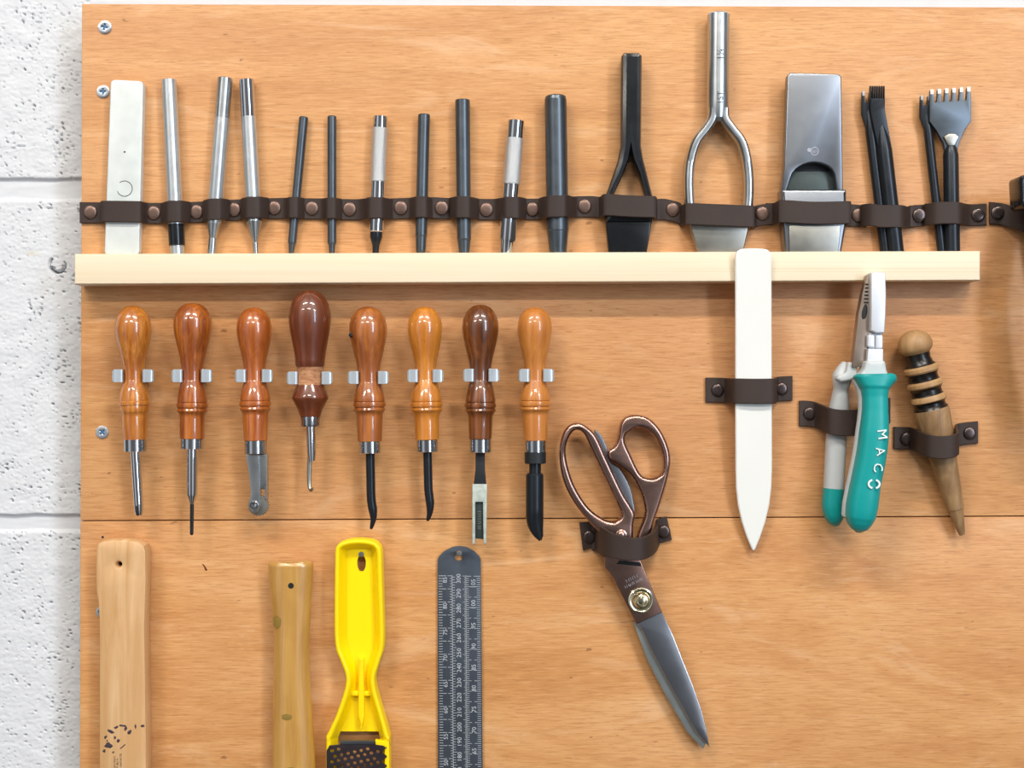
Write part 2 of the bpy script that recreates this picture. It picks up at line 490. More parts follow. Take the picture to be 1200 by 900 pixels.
strap('leftmost dark leather strap of the upper row, holding the flat steel bar and rods',
      path([('e', 94.5, 2.2), ('r', 107), ('b', 144, 21, 14.5), ('r', 181), ('t', 206, 9.5, 18), ('r', 231), ('t', 253, 9, 18), ('r', 275), ('t', 298, 9.5, 18), ('r', 322), ('t', 345, 5.5, 11),
            ('r', 366), ('t', 389, 5.5, 11), ('r', 410), ('t', 441, 9, 18), ('r', 470), ('t', 494, 7, 14), ('e', 511, 1.8), ('e', 516, 1.8)], yf), 24.6,
      [(x, yf(x)-.5, 'copper_cap') for x in (107, 181, 231, 275, 322, 366, 410, 470)])
strap('dark leather strap mid upper row, over the black and the large steel forked punches',
      [(k[0], k[1], k[2]+(3.8 if k[0] < 522 or k[0] > 884 else 0)) for k in path([('e', 507.5, 2.2), ('r', 518), ('t', 543, 9, 18), ('r', 570), ('t', 600, 9.5, 18), ('r', 624), ('t', 652, 13, 26), ('r', 685), ('b', 737, 27.5, 26), ('r', 788),
            ('b', 842, 36.5, 25), ('r', 894), ('e', 905, 2.2)], yf)], 25,
      [(x, yf(x), 'copper_cap') for x in (570, 624, 685, 788)])
_s2 = [o for o in COL.objects if o.name.startswith('leather_strap') and o.parent is None][-1]
for x in (518, 892):
    tt = T.__new__(T); tt.px, tt.py, tt.h, tt.k = 507.5, yf(507.5), 0, 1; tt.root = _s2; tt.props = {}
    rivet(tt, x, yf(x), 7.2)
strap('dark leather strap over the wide steel end punch and the narrow forks',
      path([('e', 897, 1.8), ('e', 903, 2.6), ('b', 952, 38, 31), ('r', 1005), ('t', 1037, 21, 20), ('e', 1068, 1.8), ('e', 1073, 1.8)], yf), 26,
      [(1005, yf(1005), 'copper_cap')])
strap('short dark leather strap over the six-pronged fork near the right end of the rail',
      [(k[0], k[1], k[2]+(3.8 if k[0] < 1080 else 0)) for k in path([('e', 1065, 2.2), ('r', 1075), ('t', 1108, 17, 19), ('r', 1145), ('e', 1155, 2.2)], yf)], 25.5,
      [(1145, yf(1145), 'dark_cap')])
_s4 = [o for o in COL.objects if o.name.startswith('leather_strap') and o.parent is None][-1]
tt = T.__new__(T); tt.px, tt.py, tt.h, tt.k = 1065, yf(1065), 0, 1; tt.root = _s4; tt.props = {}
rivet(tt, 1075, yf(1075), 7.2, mat='dark_cap')
strap('dark leather strap at the right picture edge below the square black socket',
      [(1158.5, 250, 2.2), (1165, 250.5, 2.2), (1173, 251.5, 2.4), (1182, 255, 8), (1190, 260, 18), (1200, 265, 30), (1215, 268, 36), (1240, 268, 36), (1258, 262, 22), (1270, 256, 3), (1285, 254, 2.2)], 26,
      [(1168, 250, 'dark_cap'), (1276, 255, 'dark_cap')])

# ------------------------------------------------------------------ tools standing on the rail
GP = 'steel rods and punches standing on the rail'
# flat bar
t = T('steel_bar', 'flat pale steel bar with rounded corners, leftmost tool on the rail', 'steel bar', 146, 195, 14)
def rr(pts, r=5, n=4):
    out = []; m = len(pts)
    for i in range(m):
        a, b, c = Vector(pts[i-1]), Vector(pts[i]), Vector(pts[(i+1) % m])
        u, v = (a-b), (c-b); q = min(r, u.length*.45, v.length*.45); u.normalize(); v.normalize()
        p0, p1 = b+u*q, b+v*q
        for k in range(n+1):
            s = k/n; out.append(tuple(p0.lerp(b, s).lerp(b.lerp(p1, s), s)))
    return out
body = t.part('bar', shape(B(), rr([(129.5, 93), (168, 95), (163, 299), (122, 299)], 6), 0, 14, 1.6, res=3), 'galvanised')
b = B(); R = []
for a in range(0, 300, 10):
    q = math.radians(a-130); R.append((146+9*math.cos(q), 221+9*math.sin(q), 14.1))
sweep(b, R, [(.45, .25)]*len(R), n=6)
disc(b, 146, 178, [(13.9, 1.2), (14.25, 1.1), (14.25, 0)], 10)
t.part('scribed_circle', b, 'stamp_dark', label='scratched circle and dot on the flat bar')

def punch(name, label, x0, y0, x1, hc, parts, cat='punch', group=GP, solo=False):
    t = T(name, label, cat, x0, y0, hc, group, solo=solo)
    y1 = 299
    for nm, mat, prof in parts:
        t.part(nm, rod(B(), x0, y0, x1, y1, hc, prof), mat, angle=11)
    return t
punch('setting_punch', 'round silver rod with a black band near its foot, right of the flat bar', 198, 93, 208, 9.5, [
    ('shank', 'zinc_rod', [(93, 7.4), (94, 8.6), (262, 8.9), (263.5, 8.9)]),
    ('sleeve', 'black_paint', [(263, 8.9), (264, 9.4), (287, 9.4), (288, 8.8)]),
    ('tip', 'zinc_rod', [(287.5, 8), (299, 8)])])
punch('setting_punch', 'silver rod leaning right at its top, foot stepping in to a small cylinder', 264, 91, 248, 9.5, [
    ('cap', 'satin_steel', [(91, 7.6), (92, 8.8), (138, 8.8), (138.5, 8.4)]),
    ('shank', 'zinc_rod', [(138, 8.7), (258, 8.7), (262, 8.1)]),
    ('tip', 'satin_steel', [(261, 8.1), (279, 4.6), (279.4, 5.0), (299, 5.0)])])
punch('setting_punch', 'silver rod leaning left at its top, foot drawn to a narrow point', 289, 93, 300, 9.5, [
    ('cap', 'chrome', [(93, 7.6), (94, 8.7), (137, 8.7), (137.5, 8.3)]),
    ('shank', 'zinc_rod', [(137, 8.7), (257, 8.7), (258, 8.9)]),
    ('tip', 'satin_steel', [(257, 8.9), (259.5, 9.1), (284, 3.4), (284.4, 3.2), (299, 3.0)])])
punch('hole_punch', 'thin dark punch leaning to the right at its top', 356, 137, 341, 6, [
    ('shank', 'blued_steel', [(137, 4.5), (138, 5.3), (284, 4.9), (285, 4.6)]),
    ('tip', 'blued_steel', [(285, 4.2), (299, 2.5)])])
punch('hole_punch', 'thin dark upright punch left of the first knurled punch', 389, 136, 389, 6, [
    ('shank', 'blued_steel', [(136, 4.4), (137, 5.2), (284, 5.2), (286, 4.6)]),
    ('tip', 'blued_steel', [(285, 4.0), (299, 2.9)])])
t = T('knurled_punch', 'slim chrome punch with frosted grip and black tip', 'punch', 446, 136, 10, GP)
t.part('shank', rod(B(), 446, 136, 440, 299, 10, [(136, 7.6), (137, 8.6), (150, 8.6), (150.3, 8.2), (213, 8.2), (213.3, 8.6), (271, 8.6), (272, 7.8)]), 'chrome')
t.part('knurled_grip', rod(B(), 446, 136, 440, 299, 10, [(150, 8.2), (150.6, 9.0), (212.4, 9.0), (213, 8.2)]), 'knurled', label='frosted knurled grip')
t.part('tip', rod(B(), 446, 136, 440, 299, 10, [(272, 7.2), (278, 7.2), (286, 4.6), (287, 4), (299, 3.6)]), 'black_oxide', label='black tip')
punch('hole_punch', 'slim dark punch just left of the strap join, shorter than its neighbour', 497, 134, 493, 8, [
    ('shank', 'blued_steel', [(134, 6.2), (135, 7.0), (276, 6.9), (277, 6.4)]),
    ('tip', 'blued_steel', [(277, 6.3), (293, 5.8), (299, 4.4)])])
punch('hole_punch', 'medium dark punch just right of the strap join', 542, 117, 544, 9.5, [
    ('shank', 'blued_steel', [(117, 7.8), (118, 8.6), (280, 8.3), (282, 7.6)]),
    ('tip', 'blued_steel', [(282, 7.6), (299, 5.8)])])
t = T('knurled_punch', 'thick chrome punch with frosted grip and an open slot near its foot', 'punch', 605, 141, 11, GP)
t.part('shank', rod(B(), 605, 141, 593, 299, 11, [(141, 8.6), (142, 9.7), (162, 9.7), (162.3, 9.2), (216, 9.2), (216.4, 9.7), (280, 9.6), (283, 8.6), (299, 7.2)]), 'chrome')
t.part('knurled_grip', rod(B(), 605, 141, 593, 299, 11, [(162, 9.2), (162.6, 10.2), (215.4, 10.2), (216, 9.2)]), 'knurled', label='frosted knurled grip')
t.part('slot', shape(B(), rr([(598, 254), (605, 254), (604, 283), (597, 286)], 3), 14, 19.6, .4), 'dark_void', label='dark ejection slot')
punch('hole_punch', 'thickest dark round punch, between the slotted chrome punch and the black fork', 651, 112, 654, 13.5, [
    ('shank', 'blued_steel', [(112, 10), (113.5, 12), (117, 12.8), (270, 13.0)]),
    ('tip', 'blued_steel', [(270, 13.0), (271, 12.6), (296, 10), (299, 9.6)])])

# black strap-end punch
t = T('forked_punch', 'black forked strap-end punch with faceted stem', 'punch', 739, 178, 14, 'forked strap-end punches')
stem = [(728, 67), (731, 63.5), (748, 63.5), (751.5, 67), (750.5, 172), (753, 187), (764.5, 233), (763.5, 262), (709.5, 262), (708.5, 233), (723.5, 190), (727, 172)]
hole = [(738.6, 176), (741, 188), (748, 205), (755.5, 233), (753, 247), (720, 247), (717, 233), (730, 205), (736.5, 188)]
t.part('stem', shape(B(), [stem, hole], 2, 26, 5.5, res=1), 'black_paint', angle=20)
t.part('blade', shape(B(), [(709, 255), (763, 255), (762, 270), (757, 299), (713, 299), (710, 268)], 4, 22, 2.5), 'black_paint')
# steel strap-end punch
t = T('forked_punch', 'largest bright steel forked punch with tall round stem and rounded open arms', 'punch', 842, 155, 15, 'forked strap-end punches')
b = rod(B(), 842, 16, 841, 140, 15, [(16, 11.6), (17.5, 13), (118, 13.2), (130, 13.0), (139, 11.5), (143, 8)])
t.part('stem', b, 'satin_steel')
for nm, P in (('arm', [(835.5, 128), (834, 140), (826, 153), (815.5, 167), (809, 188), (807, 212), (808, 238), (811, 262)]),
              ('arm', [(848, 128), (849, 140), (858, 153), (868.5, 167), (874.5, 188), (877, 212), (876.5, 238), (873, 262)])):
    pp = catmull([(x, y, 15) for x, y in P], 6); m = len(pp)
    t.part(nm, sweep(B(), pp, [(6.6-.9*i/m, 12-3.5*i/m) for i in range(m)], 18, 2.6), 'satin_steel')
t.part('blade', shape(B(), [(806, 250), (878, 250), (876.5, 270), (870, 299), (818, 299), (809, 270)], 8, 20, 3), 'aged_steel')
b = B(); text(b, '1¼', 11, 842.5, 66, 90, 28.0, .4); t.part('stamped_size', b, 'stamp_dark', label='stamped size on the stem'); b = B(); text(b, '1ST', 10, 842.5, 117, 90, 28.2, .4)
t.part('stamped_letters', b, 'stamp_dark', label='stamped letters low on the stem')

# wide end punch
t = T('end_punch', 'wide flat steel end punch with arched opening', 'punch', 952, 200, 20)
top = rr([(922.5, 86.5), (984.5, 88), (985, 226), (978, 226), (977, 204)], 3)
arch = catmull([(976.5, 205), (972, 198), (962, 193), (950, 191.5), (939, 194.5), (931, 200), (926.5, 206)], 4)
outl = [(921.5, 90), (924.5, 86.5), (981, 88), (984.5, 91), (986.5, 224), (979, 224)] + arch + [(921, 224), (914.5, 224), (918, 195)]
t.part('plate', shape(B(), outl, 12, 27, 1.8, res=3), 'dull_steel')
t.part('inner_plate', shape(B(), [(924, 200), (979, 200), (979, 240), (924, 240)], 4, 15, .6), 'inner_plate', label='dark plate inside the arched opening')
t.part('rim', shape(B(), [(926, 188), (978, 188), (978, 201), (926, 201)], 10, 14, .5), 'dark_void')
t.part('collar', shape(B(), rr([(914, 223), (990, 223), (990, 262), (984, 299), (919, 299), (916, 262)], 2), 1, 29, 3.5, res=3), 'dull_steel')
t.part('blade', shape(B(), [(922, 265), (983, 265), (980, 299), (923, 299)], 26, 31, 1.5), 'aged_steel')
b = B(); R = [(953+4.6*math.cos(a/12*6.283), 178.5+4.6*math.sin(a/12*6.283), 27.15) for a in range(13)]
sweep(b, R, [(.5, .2)]*13, n=6); worn_marks(b, 953, 178.5, 8, 5.5, 3.4, 27.15, 2); disc(b, 947, 177, [(27, 2.6), (27.25, 2.3), (27.25, 0)], 10)
t.part('maker_mark', b, 'etched', label='small pale round maker mark')

def fork(label, x0, y0, x1, r, hc, head_y, neck_y, hw_left, hw_right, prongs, tooth, gap_y, pw, thick, bright=None, skew=0.0, vneck=False, group='pronged stitching irons'):
    """prongs up: head centre line follows the axis; widths in px"""
    t = T('pricking_iron', label, 'stitching iron', x0, y0, hc, group)
    def ax(y): return x0+(x1-x0)*(y-y0)/(299-y0)
    t.part('shank', rod(B(), x0, y0, x1, 299, hc, ([(neck_y-1, r*.5), (neck_y+4, r*.8), (neck_y+12, r), (299, r)] if vneck else [(neck_y-26, r*.35), (neck_y-10, r*.75), (neck_y+6, r), (299, r)])), 'black_oxide')
    W = hw_left+hw_right; n = prongs; X0 = ax(head_y)-hw_left; X1 = ax(head_y)+hw_right
    o = [(X0, gap_y)]
    L = []
    for i in range(n):
        c = X0+pw/2+(W-pw)*i/(n-1); dy = -skew*(i/(n-1))
        L += [(c-pw/2, gap_y+dy), (c-pw/2*.75, head_y+dy+1.2), (c-pw/4, head_y+dy), (c+pw/4, head_y+dy), (c+pw/2*.75, head_y+dy+1.2), (c+pw/2, gap_y+dy)]
    sh = (X0+X1)/2
    if vneck:
        low = [(X1, gap_y+22), (X1-8, gap_y+33), (ax(neck_y)+r*1.05, neck_y-2), (ax(neck_y)+r*.8, neck_y+8), (ax(neck_y)-r*.8, neck_y+8), (ax(neck_y)-r*1.05, neck_y-2), (X0+8, gap_y+33), (X0, gap_y+22)]
    else:
        low = [(X1, gap_y+14), (ax(neck_y)+r*.9, neck_y), (ax(neck_y)+r*.7, neck_y+8), (ax(neck_y)-r*.7, neck_y+8), (ax(neck_y)-r*.9, neck_y), (X0, gap_y+14)]
    t.part('head', shape(B(), L+low, hc-thick/2, hc+thick/2, min(1.1, thick*.25)), 'blued_steel' if vneck else 'black_oxide')
    b = B()
    for i in range(n):
        c = X0+pw/2+(W-pw)*i/(n-1); dy = -skew*(i/(n-1))
        shape(b, [(c-pw*.33, head_y+dy+5), (c-pw*.33, head_y+dy-.6), (c+pw*.33, head_y+dy-.6), (c+pw*.33, head_y+dy+5)], hc+thick/2-1.2, hc+thick/2+.25, .2)
    if bright: t.part('worn_tips', b, bright, label='bright worn prong tips')
    else: b.free()
    if vneck:
        t.part('neck_facet', shape(B(), [(ax(neck_y)-10, neck_y-9), (ax(neck_y)-4, neck_y-13), (ax(neck_y)+4, neck_y-13), (ax(neck_y)+9, neck_y-9), (ax(neck_y)+4, neck_y+1), (ax(neck_y), neck_y+4), (ax(neck_y)-5, neck_y+1)], hc+thick/2-2, hc+thick/2+2.5, 2), 'aged_steel', label='bright pointed facet at the neck')
    return t
fork('slim black two-pronged iron, left of the fine-toothed iron', 1018.5, 140, 1038, 6.2, 8, 108, 150, 5.5, 7, 2, 0, 120, 4.4, 6, 'etched')
fork('black iron with a narrow head of many fine teeth', 1033, 150, 1050.5, 9.2, 13, 101, 170, 8.5, 9, 7, 0, 116, 1.7, 8)
fork('slim black two-pronged iron, left of the wide fork', 1086, 140, 1104, 5.2, 8, 113, 152, 5.5, 7, 2, 0, 124, 4.2, 6, 'etched')
fork('wide six-pronged dark steel fork, rightmost on the rail', 1113.6, 150, 1116, 9.0, 12, 106, 170, 24.5, 24.5, 6, 0, 120.5, 6.0, 6, 'bone', 3.0, True)

# black tool cut by the right picture edge
t = T('square_socket_tool', 'black square-mouthed metal tool cut off by the right picture edge', 'tool', 1215, 230, 50)
b = B(); shape(b, [rr([(1185, 209), (1236, 209), (1236, 246), (1187, 247)], 6), rr([(1191, 214), (1230, 214), (1230, 239), (1191, 239)], 3)], 40, 78, 2)
t.part('socket', b, 'black_paint')
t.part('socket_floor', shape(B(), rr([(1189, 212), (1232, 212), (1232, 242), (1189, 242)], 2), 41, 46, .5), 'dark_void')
pp = catmull([(1222, 240, 52), (1224, 262, 52), (1220, 300, 54), (1216, 350, 58), (1222, 420, 56), (1236, 500, 50)], 6)
t.part('handle', sweep(B(), pp, [(17, 10)]*len(pp), 18, 2.4), 'matt_black')
pp = catmull([(1232, 240, 20), (1240, 300, 18), (1252, 380, 16), (1262, 500, 14)], 6)
t.part('handle', sweep(B(), pp, [(11, 9)]*len(pp), 16, 2.4), 'matt_black')

# ------------------------------------------------------------------ turned handles held in spring clips
GA = 'wooden handled leather tools in the clip row'
def clip(x0, x1, y, label):
    """spring clip seen from the front; x0,x1 outer ends of its lips"""
    c = (x0+x1)/2; w = (x1-x0)/2
    t = T('spring_clip', label, 'tool clip', c, y, 34, 'metal spring clips holding the wooden handles', solo=True)
    P = [(-w+.5, 35), (-w+3, 36.6), (-w+9.6, 37), (-w+11.8, 35.6), (-w+10.5, 32), (-w+6, 24), (-w+5.5, 14), (-10, 4), (-4, 1.4), (4, 1.4), (10, 4), (w-5.5, 14), (w-6, 24), (w-10.5, 32), (w-11.8, 35.6), (w-9.6, 37), (w-3, 36.6), (w-.5, 35)]
    pts = catmull([(c+x, y, h) for x, h in P], 4)
    def wd(x):
        e = min(abs(x-(c-w)), abs(x-(c+w)))
        return 15.2 if e > 3 else 15.2-(3-e)*1.4
    t.part('spring_clip', ribbon(B(), pts, wd, 1.8, .35), 'clip_steel')

def handle(label, mat, xa, ya, xb, yb, prof, ferrule, fmat='ferrule_metal', hc=24, name='leather_awl', cat='leather tool'):
    t = T(name, label, cat, xa, ya, hc, GA)
    o = t.part('handle', rod(B(), xa, ya, xb, yb, hc, prof, 40), mat)
    if ferrule:
        y0, y1, r = ferrule
        t.part('ferrule', rod(B(), xa, ya, xb, yb, hc, [(y0, r-.5), (y0+.4, r), (y1-.4, r), (y1, r-.5), (y1+.1, r*.4)]), fmat, angle=11)
    return t, o
def bulb(y0, ymax, rmax, yneck, rneck, sub=5):
    """bulb from the rounded end down to the neck"""
    P = [(y0, 0)]
    for k in range(1, 7):
        a = k/6*math.pi/2; P.append((ymax-(ymax-y0)*math.cos(a), rmax*math.sin(a)**.86))
    n = 9
    for k in range(1, n+1):
        s = k/n; e = s*s*(3-2*s)
        P.append((ymax+(yneck-ymax)*s, rmax+(rneck-rmax)*(e*.8+s*.2)))
    return P
def lower(yn, rn, yb, rb, yw, rw, ye, re, beads=2):
    """from the neck swell to the bead, then the waist to the ferrule"""
    P = [(yn+8, rn)]
    P += catmull([(yn+10, rn+.2), (yn+18, rn+(rb-rn)*.45), (yb-7, rb-.9), (yb-3, rb-.6)], 4)
    if beads == 2: P += [(yb-2.4, rb-1.4), (yb-1.6, rb-.2), (yb+1, rb+.4), (yb+3.4, rb-.1), (yb+4, rb-1.4), (yb+4.8, rb-1.4), (yb+5.4, rb-.6), (yb+7, rb-.2), (yb+9, rb-1)]
    else: P += [(yb-2, rb+.1), (yb+1.4, rb+.1), (yb+2, rb-1.2), (yb+3, rb-.9), (yb+7, rb-1.6)]
    P += catmull([(yb+9.2, rb-1.8), (yb+13, rb-3.3), (yw+1, rw-.2), ((yw+ye)/2, (rw+re)/2), (ye, re)], 5)
    return P
def full(y0, ymax, rmax, yn, rn, yb, rb, yw, rw, ye, re, beads=2):
    return bulb(y0, ymax, rmax, yn, rn)+lower(yn, rn, yb, rb, yw, rw, ye, re, beads)+[(ye+.1, re-2)]

HC = 24
# 1 gouge
t, _ = handle('amber wooden tool ending in a plain chrome tube, leftmost of the clip row', 'handle_amber', 155.5, 358, 159.8, 604, full(358, 386, 21.3, 436, 12, 473, 18.3, 492, 15, 515, 13.8, 1), (514, 529, 13.6), name='gouge')
b = rod(B(), 158.6, 528, 163, 604, HC, [(528, 6.2), (590, 5.6), (598, 5.4), (603.5, 4.2), (604, 2.5)])
t.part('shaft', b, 'chrome', angle=11)
t.part('groove', shape(B(), rr([(160.6, 592), (163.5, 592), (164.5, 604), (161.5, 604)], 1.4), 26.5, 29.8, .4), 'dark_void', label='dark notch at the shaft end')
# 2 needle awl
t, _ = handle('orange wooden tool with chrome shaft ending in a thin dark needle', 'handle_orange', 226, 355, 225.2, 514, full(355, 380, 22.6, 436, 12.6, 474, 18.2, 492, 14.8, 514, 14.2), (514, 526, 13.2), name='needle_awl')
t.part('shaft', rod(B(), 225.2, 525, 224.8, 627, HC, [(525, 6.6), (578, 6.4), (581, 6), (590, 2.7), (591, 2.2)]), 'chrome', angle=11)
t.part('needle', rod(B(), 225, 589, 224.6, 627, HC, [(589, 2.3), (625.5, 2.1), (627, 1.2)]), 'black_oxide')
# 3 stitch wheel
t, _ = handle('reddish wooden tool with a small toothed wheel in a steel bracket', 'handle_russet', 297.5, 360, 299.6, 517, full(360, 386, 20.8, 436, 12.2, 472, 18.4, 488, 15.2, 516, 13.6), (516, 531.5, 13.2), name='stitch_wheel')
br = t.part('bracket', shape(B(), rr([(289, 532), (304.5, 532), (306, 560), (306.5, 592), (303, 600), (297, 600), (293.5, 592), (295, 575), (293, 556)], 2), 28, 31, .8), 'satin_steel')
t.part('bracket_side', shape(B(), rr([(303.5, 532), (314, 532), (314, 560), (313.8, 585), (311, 585), (311, 573), (306, 573), (305.5, 590), (304.5, 590)], 1.4), 17, 29.5, 1), 'satin_steel')
b = B(); n = 22; O = []
for i in range(n*2):
    a = math.pi*i/n; r = 12.8 if i % 2 == 0 else 11.4; O.append((303+r*math.cos(a), 592+r*math.sin(a)))
shape(b, O, 20, 26.5, .6); t.part('wheel', b, 'aged_steel')
t.part('axle_screw', disc(B(), 299, 591, [(30.5, 5), (32.2, 4.8), (33, 3.6), (32.8, 1.8), (32, 0)], 18), 'chrome')
# 4 large brown
pr = bulb(340, 373, 24.8, 428, 17)+[(430, 15.8, 1), (433, 15.2, 1), (450, 15.2, 1), (451, 15.6, 0), (458, 18.6), (465.6, 21.4), (466.6, 21.4), (470, 19.6), (480, 14.4), (487, 12.2), (488.2, 12), (488.3, 9)]
pr = [(p if len(p) > 2 else (p[0], p[1], 0)) for p in pr]
t = T('hooked_awl', 'largest dark brown wooden tool with a pale worn neck and small hooked blade', 'leather tool', 363, 340, 26, GA)
t.part('handle', rod(B(), 363, 340, 363.6, 488, 26, pr, 40), ['handle_brown', 'bare_wood'])
t.part('ferrule', rod(B(), 363.6, 488, 364, 500, 26, [(487.8, 9.5), (488.2, 11.2), (490, 11.6), (493, 10.9), (497, 11.4), (499.6, 10.6), (500, 5)], 30), 'ferrule_metal')
t.part('shaft', rod(B(), 364.2, 499, 365.4, 541, 26, [(499, 5.6), (530, 5.2), (540, 4.2)]), 'chrome', angle=11)
pp = catmull([(363.4, 528, 24), (362.4, 545, 24), (362.0, 560, 24), (362.6, 569, 25), (364.4, 574, 27), (366.5, 572.5, 29)], 5); m = len(pp)
t.part('hook', sweep(B(), pp, [(3.0-1.0*i/m, 1.8) for i in range(m)], 12), 'aged_steel')
# 5 curved awl
t, hd = handle('tan wooden tool with a knot hole and the longer curved black awl blade', 'handle_tan', 431, 359, 433.4, 517, full(359, 386, 22.4, 438, 13.2, 473, 19, 490, 15.6, 517, 14.4), (517, 531, 12.6), name='curved_awl')
t.part('knot_hole', disc(B(), 413.2, 393, [(33.0, 3.2), (36.6, 3.0), (37.6, 1.5), (37.7, 0)], 14), 'dark_void', hd)
pp = catmull([(433.8, 530, HC), (434.4, 560, HC), (435.0, 584, HC), (437, 598, HC), (437.6, 608, HC), (434.8, 620, HC)], 6); m = len(pp)
def rr5(i): s = i/m; return 5.3 if s < .55 else max(.7, 5.3*(1-(s-.55)/.47)**.6)
t.part('blade', sweep(B(), pp, [(rr5(i), rr5(i)) for i in range(m)], 16), 'black_oxide')
# 6
t, _ = handle('light honey-coloured tool with short curved black blade', 'handle_honey', 497.5, 359, 500.6, 516, full(359, 385, 20.6, 436, 12, 473, 18.8, 490, 14.8, 515, 14), (515.5, 529.5, 12.4), name='curved_awl')
pp = catmull([(501, 529, HC), (501.6, 556, HC), (502.2, 574, HC), (504, 590, HC), (503.6, 601, HC), (501, 610.5, HC)], 6); m = len(pp)
t.part('blade', sweep(B(), pp, [(rr5(i)*.97, rr5(i)*.97) for i in range(m)], 16), 'black_oxide')
# 7
t, _ = handle('glossy dark walnut tool with a slotted mottled metal blade', 'handle_walnut', 563, 357, 563, 515, full(357, 384, 21.8, 436, 12.4, 474, 18.4, 490, 14.6, 514, 13.4), (514.5, 530, 12.8), name='edge_plane')
t.part('tang', shape(B(), [(557.3, 528), (568.2, 528), (568.2, 550), (570, 569), (555, 569), (557.2, 550)], 19, 26, 1), 'matt_black')
t.part('channel', shape(B(), [(553.5, 567), (571, 567), (570, 637), (567, 637), (566.6, 630), (566, 588), (557, 588), (557, 630), (556.6, 637), (553.5, 637)], 20, 28, .8), 'mottled_white')
t.part('cutter', shape(B(), [(556, 586), (567, 586), (567, 632), (556, 631)], 18, 24, .5), 'inner_plate')
b = B(); worn_marks(b, 561.8, 609, 90, 22, 4, 24.1, 5); t.part('stamped_marks', b, 'aged_steel')
b = B()
# 8
t, _ = handle('pale orange tool with a broad black gouge blade, rightmost of the clip row', 'handle_pale', 626.5, 360, 627.4, 516, full(360, 384, 20.4, 436, 11.8, 472, 18.2, 490, 15, 516, 14), (516, 530, 12.4), name='gouge')
t.part('collar', rod(B(), 627.2, 529, 627.4, 543, HC, [(529.5, 11), (530, 12.6), (542.5, 12.6), (543.4, 11.4), (543.5, 5)]), 'matt_black')
t.part('neck', rod(B(), 627, 542, 627, 557, HC, [(542, 7), (557, 7)]), 'black_oxide')
pp = [(626.3, y, HC) for y in range(555, 634, 2)]
def gr(y):
    L = 616.2 if y < 604 else 616.2+((y-604)/29)**2.0*15
    R = 637.0 if y < 631 else 635.5
    return L, R
b = B(); P8 = []; R8 = []
for y in (554.5, 555, 556.5)+tuple(range(560, 633, 3))+(633,):
    L, R = gr(y); sc = .88 if y < 556 else 1
    P8.append(((L+R)/2, y, HC)); R8.append(((R-L)/2*sc, 10.4*sc if y < 600 else max(3, 10.4-(y-600)*.2)))
t.part('blade', sweep(b, P8, R8, 24, 2.0), 'black_oxide')
NM = ['leftmost tool, the amber gouge', 'needle-pointed tool', 'toothed wheel tool', 'large dark brown hooked tool', 'tan tool with the knot hole', 'honey-coloured tool', 'dark walnut tool', 'rightmost pale orange gouge']
for (a, b_, y), nm in zip(((132, 180, 440.5), (201.5, 248.5, 440.5), (276, 319.5, 440.5), (336.5, 389.5, 443), (408, 455.5, 442.5), (477.5, 519.5, 440.5), (543, 585, 439.8), (608, 649, 440)), NM):
    clip(a, b_, y, 'small silver spring clip around the neck of the ' + nm)

# ------------------------------------------------------------------ bone folder, its strap
def lean(y): return 2.5+35*(650-y)/317
t = T('bone_folder', 'long white bone folder with pointed lower end', 'bone folder', 883, 460, 22, solo=True)
o = [(862, 303), (864, 297.5), (870, 294), (883, 293), (895, 294), (901, 297.5), (903.3, 303), (904.2, 450), (904.6, 560), (903, 585), (897, 612), (887.5, 643), (884.5, 646.8), (881, 646.5), (878, 643), (868.5, 613), (863.6, 585), (862, 560), (861.6, 450)]
o = rr([(861.6, 303), (863, 297), (870, 293.6), (895, 293.6), (902, 297), (903.6, 303)], 4, 2) + catmull([(904.2, 450), (904.6, 545), (903.4, 580), (897.5, 610), (888, 641)], 4) + [(884.6, 646.4), (882.8, 647.4), (881, 646.4)] + catmull([(877.4, 641), (868.3, 611), (863.2, 580), (861.8, 545), (861.4, 450)], 4)
o = [(861.6, 303), (862.2, 299.4), (864, 296.6), (867, 294.6), (871, 293.8), (883, 293.4), (894, 293.8), (898, 294.6), (901, 296.6), (902.9, 299.4), (903.5, 303), (903.8, 360), (904.2, 450), (904.5, 520), (904.6, 550), (903.8, 572), (901.5, 592), (897, 612), (891.5, 629), (886, 643), (884.4, 646.2), (882.8, 647.2), (881.2, 646.2), (879.6, 643),
     (874, 629), (868.6, 612), (864.2, 592), (862.2, 572), (861.7, 550), (861.6, 520), (861.4, 450), (861.5, 360)]
b = rings(B(), [[(x+(19-lean(y))*.168, y, lean(y)+h) for x, y in poly_inset(o, d)] for d, h in ((1.2, 0), (.2, .9), (0, 2.2), (0, 4.2), (.5, 5.3), (1.6, 6))])
t.part('bone_folder', b, 'bone')

def holder(label, knots, w, rv, mat='dark_cap', group='small riveted leather loops'):
    t = T('leather_loop', label, 'leather loop', knots[0][0], knots[0][1], 0, group)
    t.part('band', ribbon(B(), catmull(knots, 6), w, 3.6), 'leather')
    for x, y in rv: rivet(t, x, y, 3.2, 7.6, mat)
    return t
holder('leather loop around the white bone folder', [(826.5, 457, 2), (836, 457, 2), (848, 457.4, 2.4), (851, 457.6, 8), (854, 458, 22), (858.5, 458, 31), (880, 458.4, 33), (898, 458.2, 32), (903.5, 458, 25), (906.5, 457.2, 9), (911, 456.2, 2.4), (919, 455.4, 2), (928, 455, 2)],
       29, [(840.5, 457), (915, 455.6)])

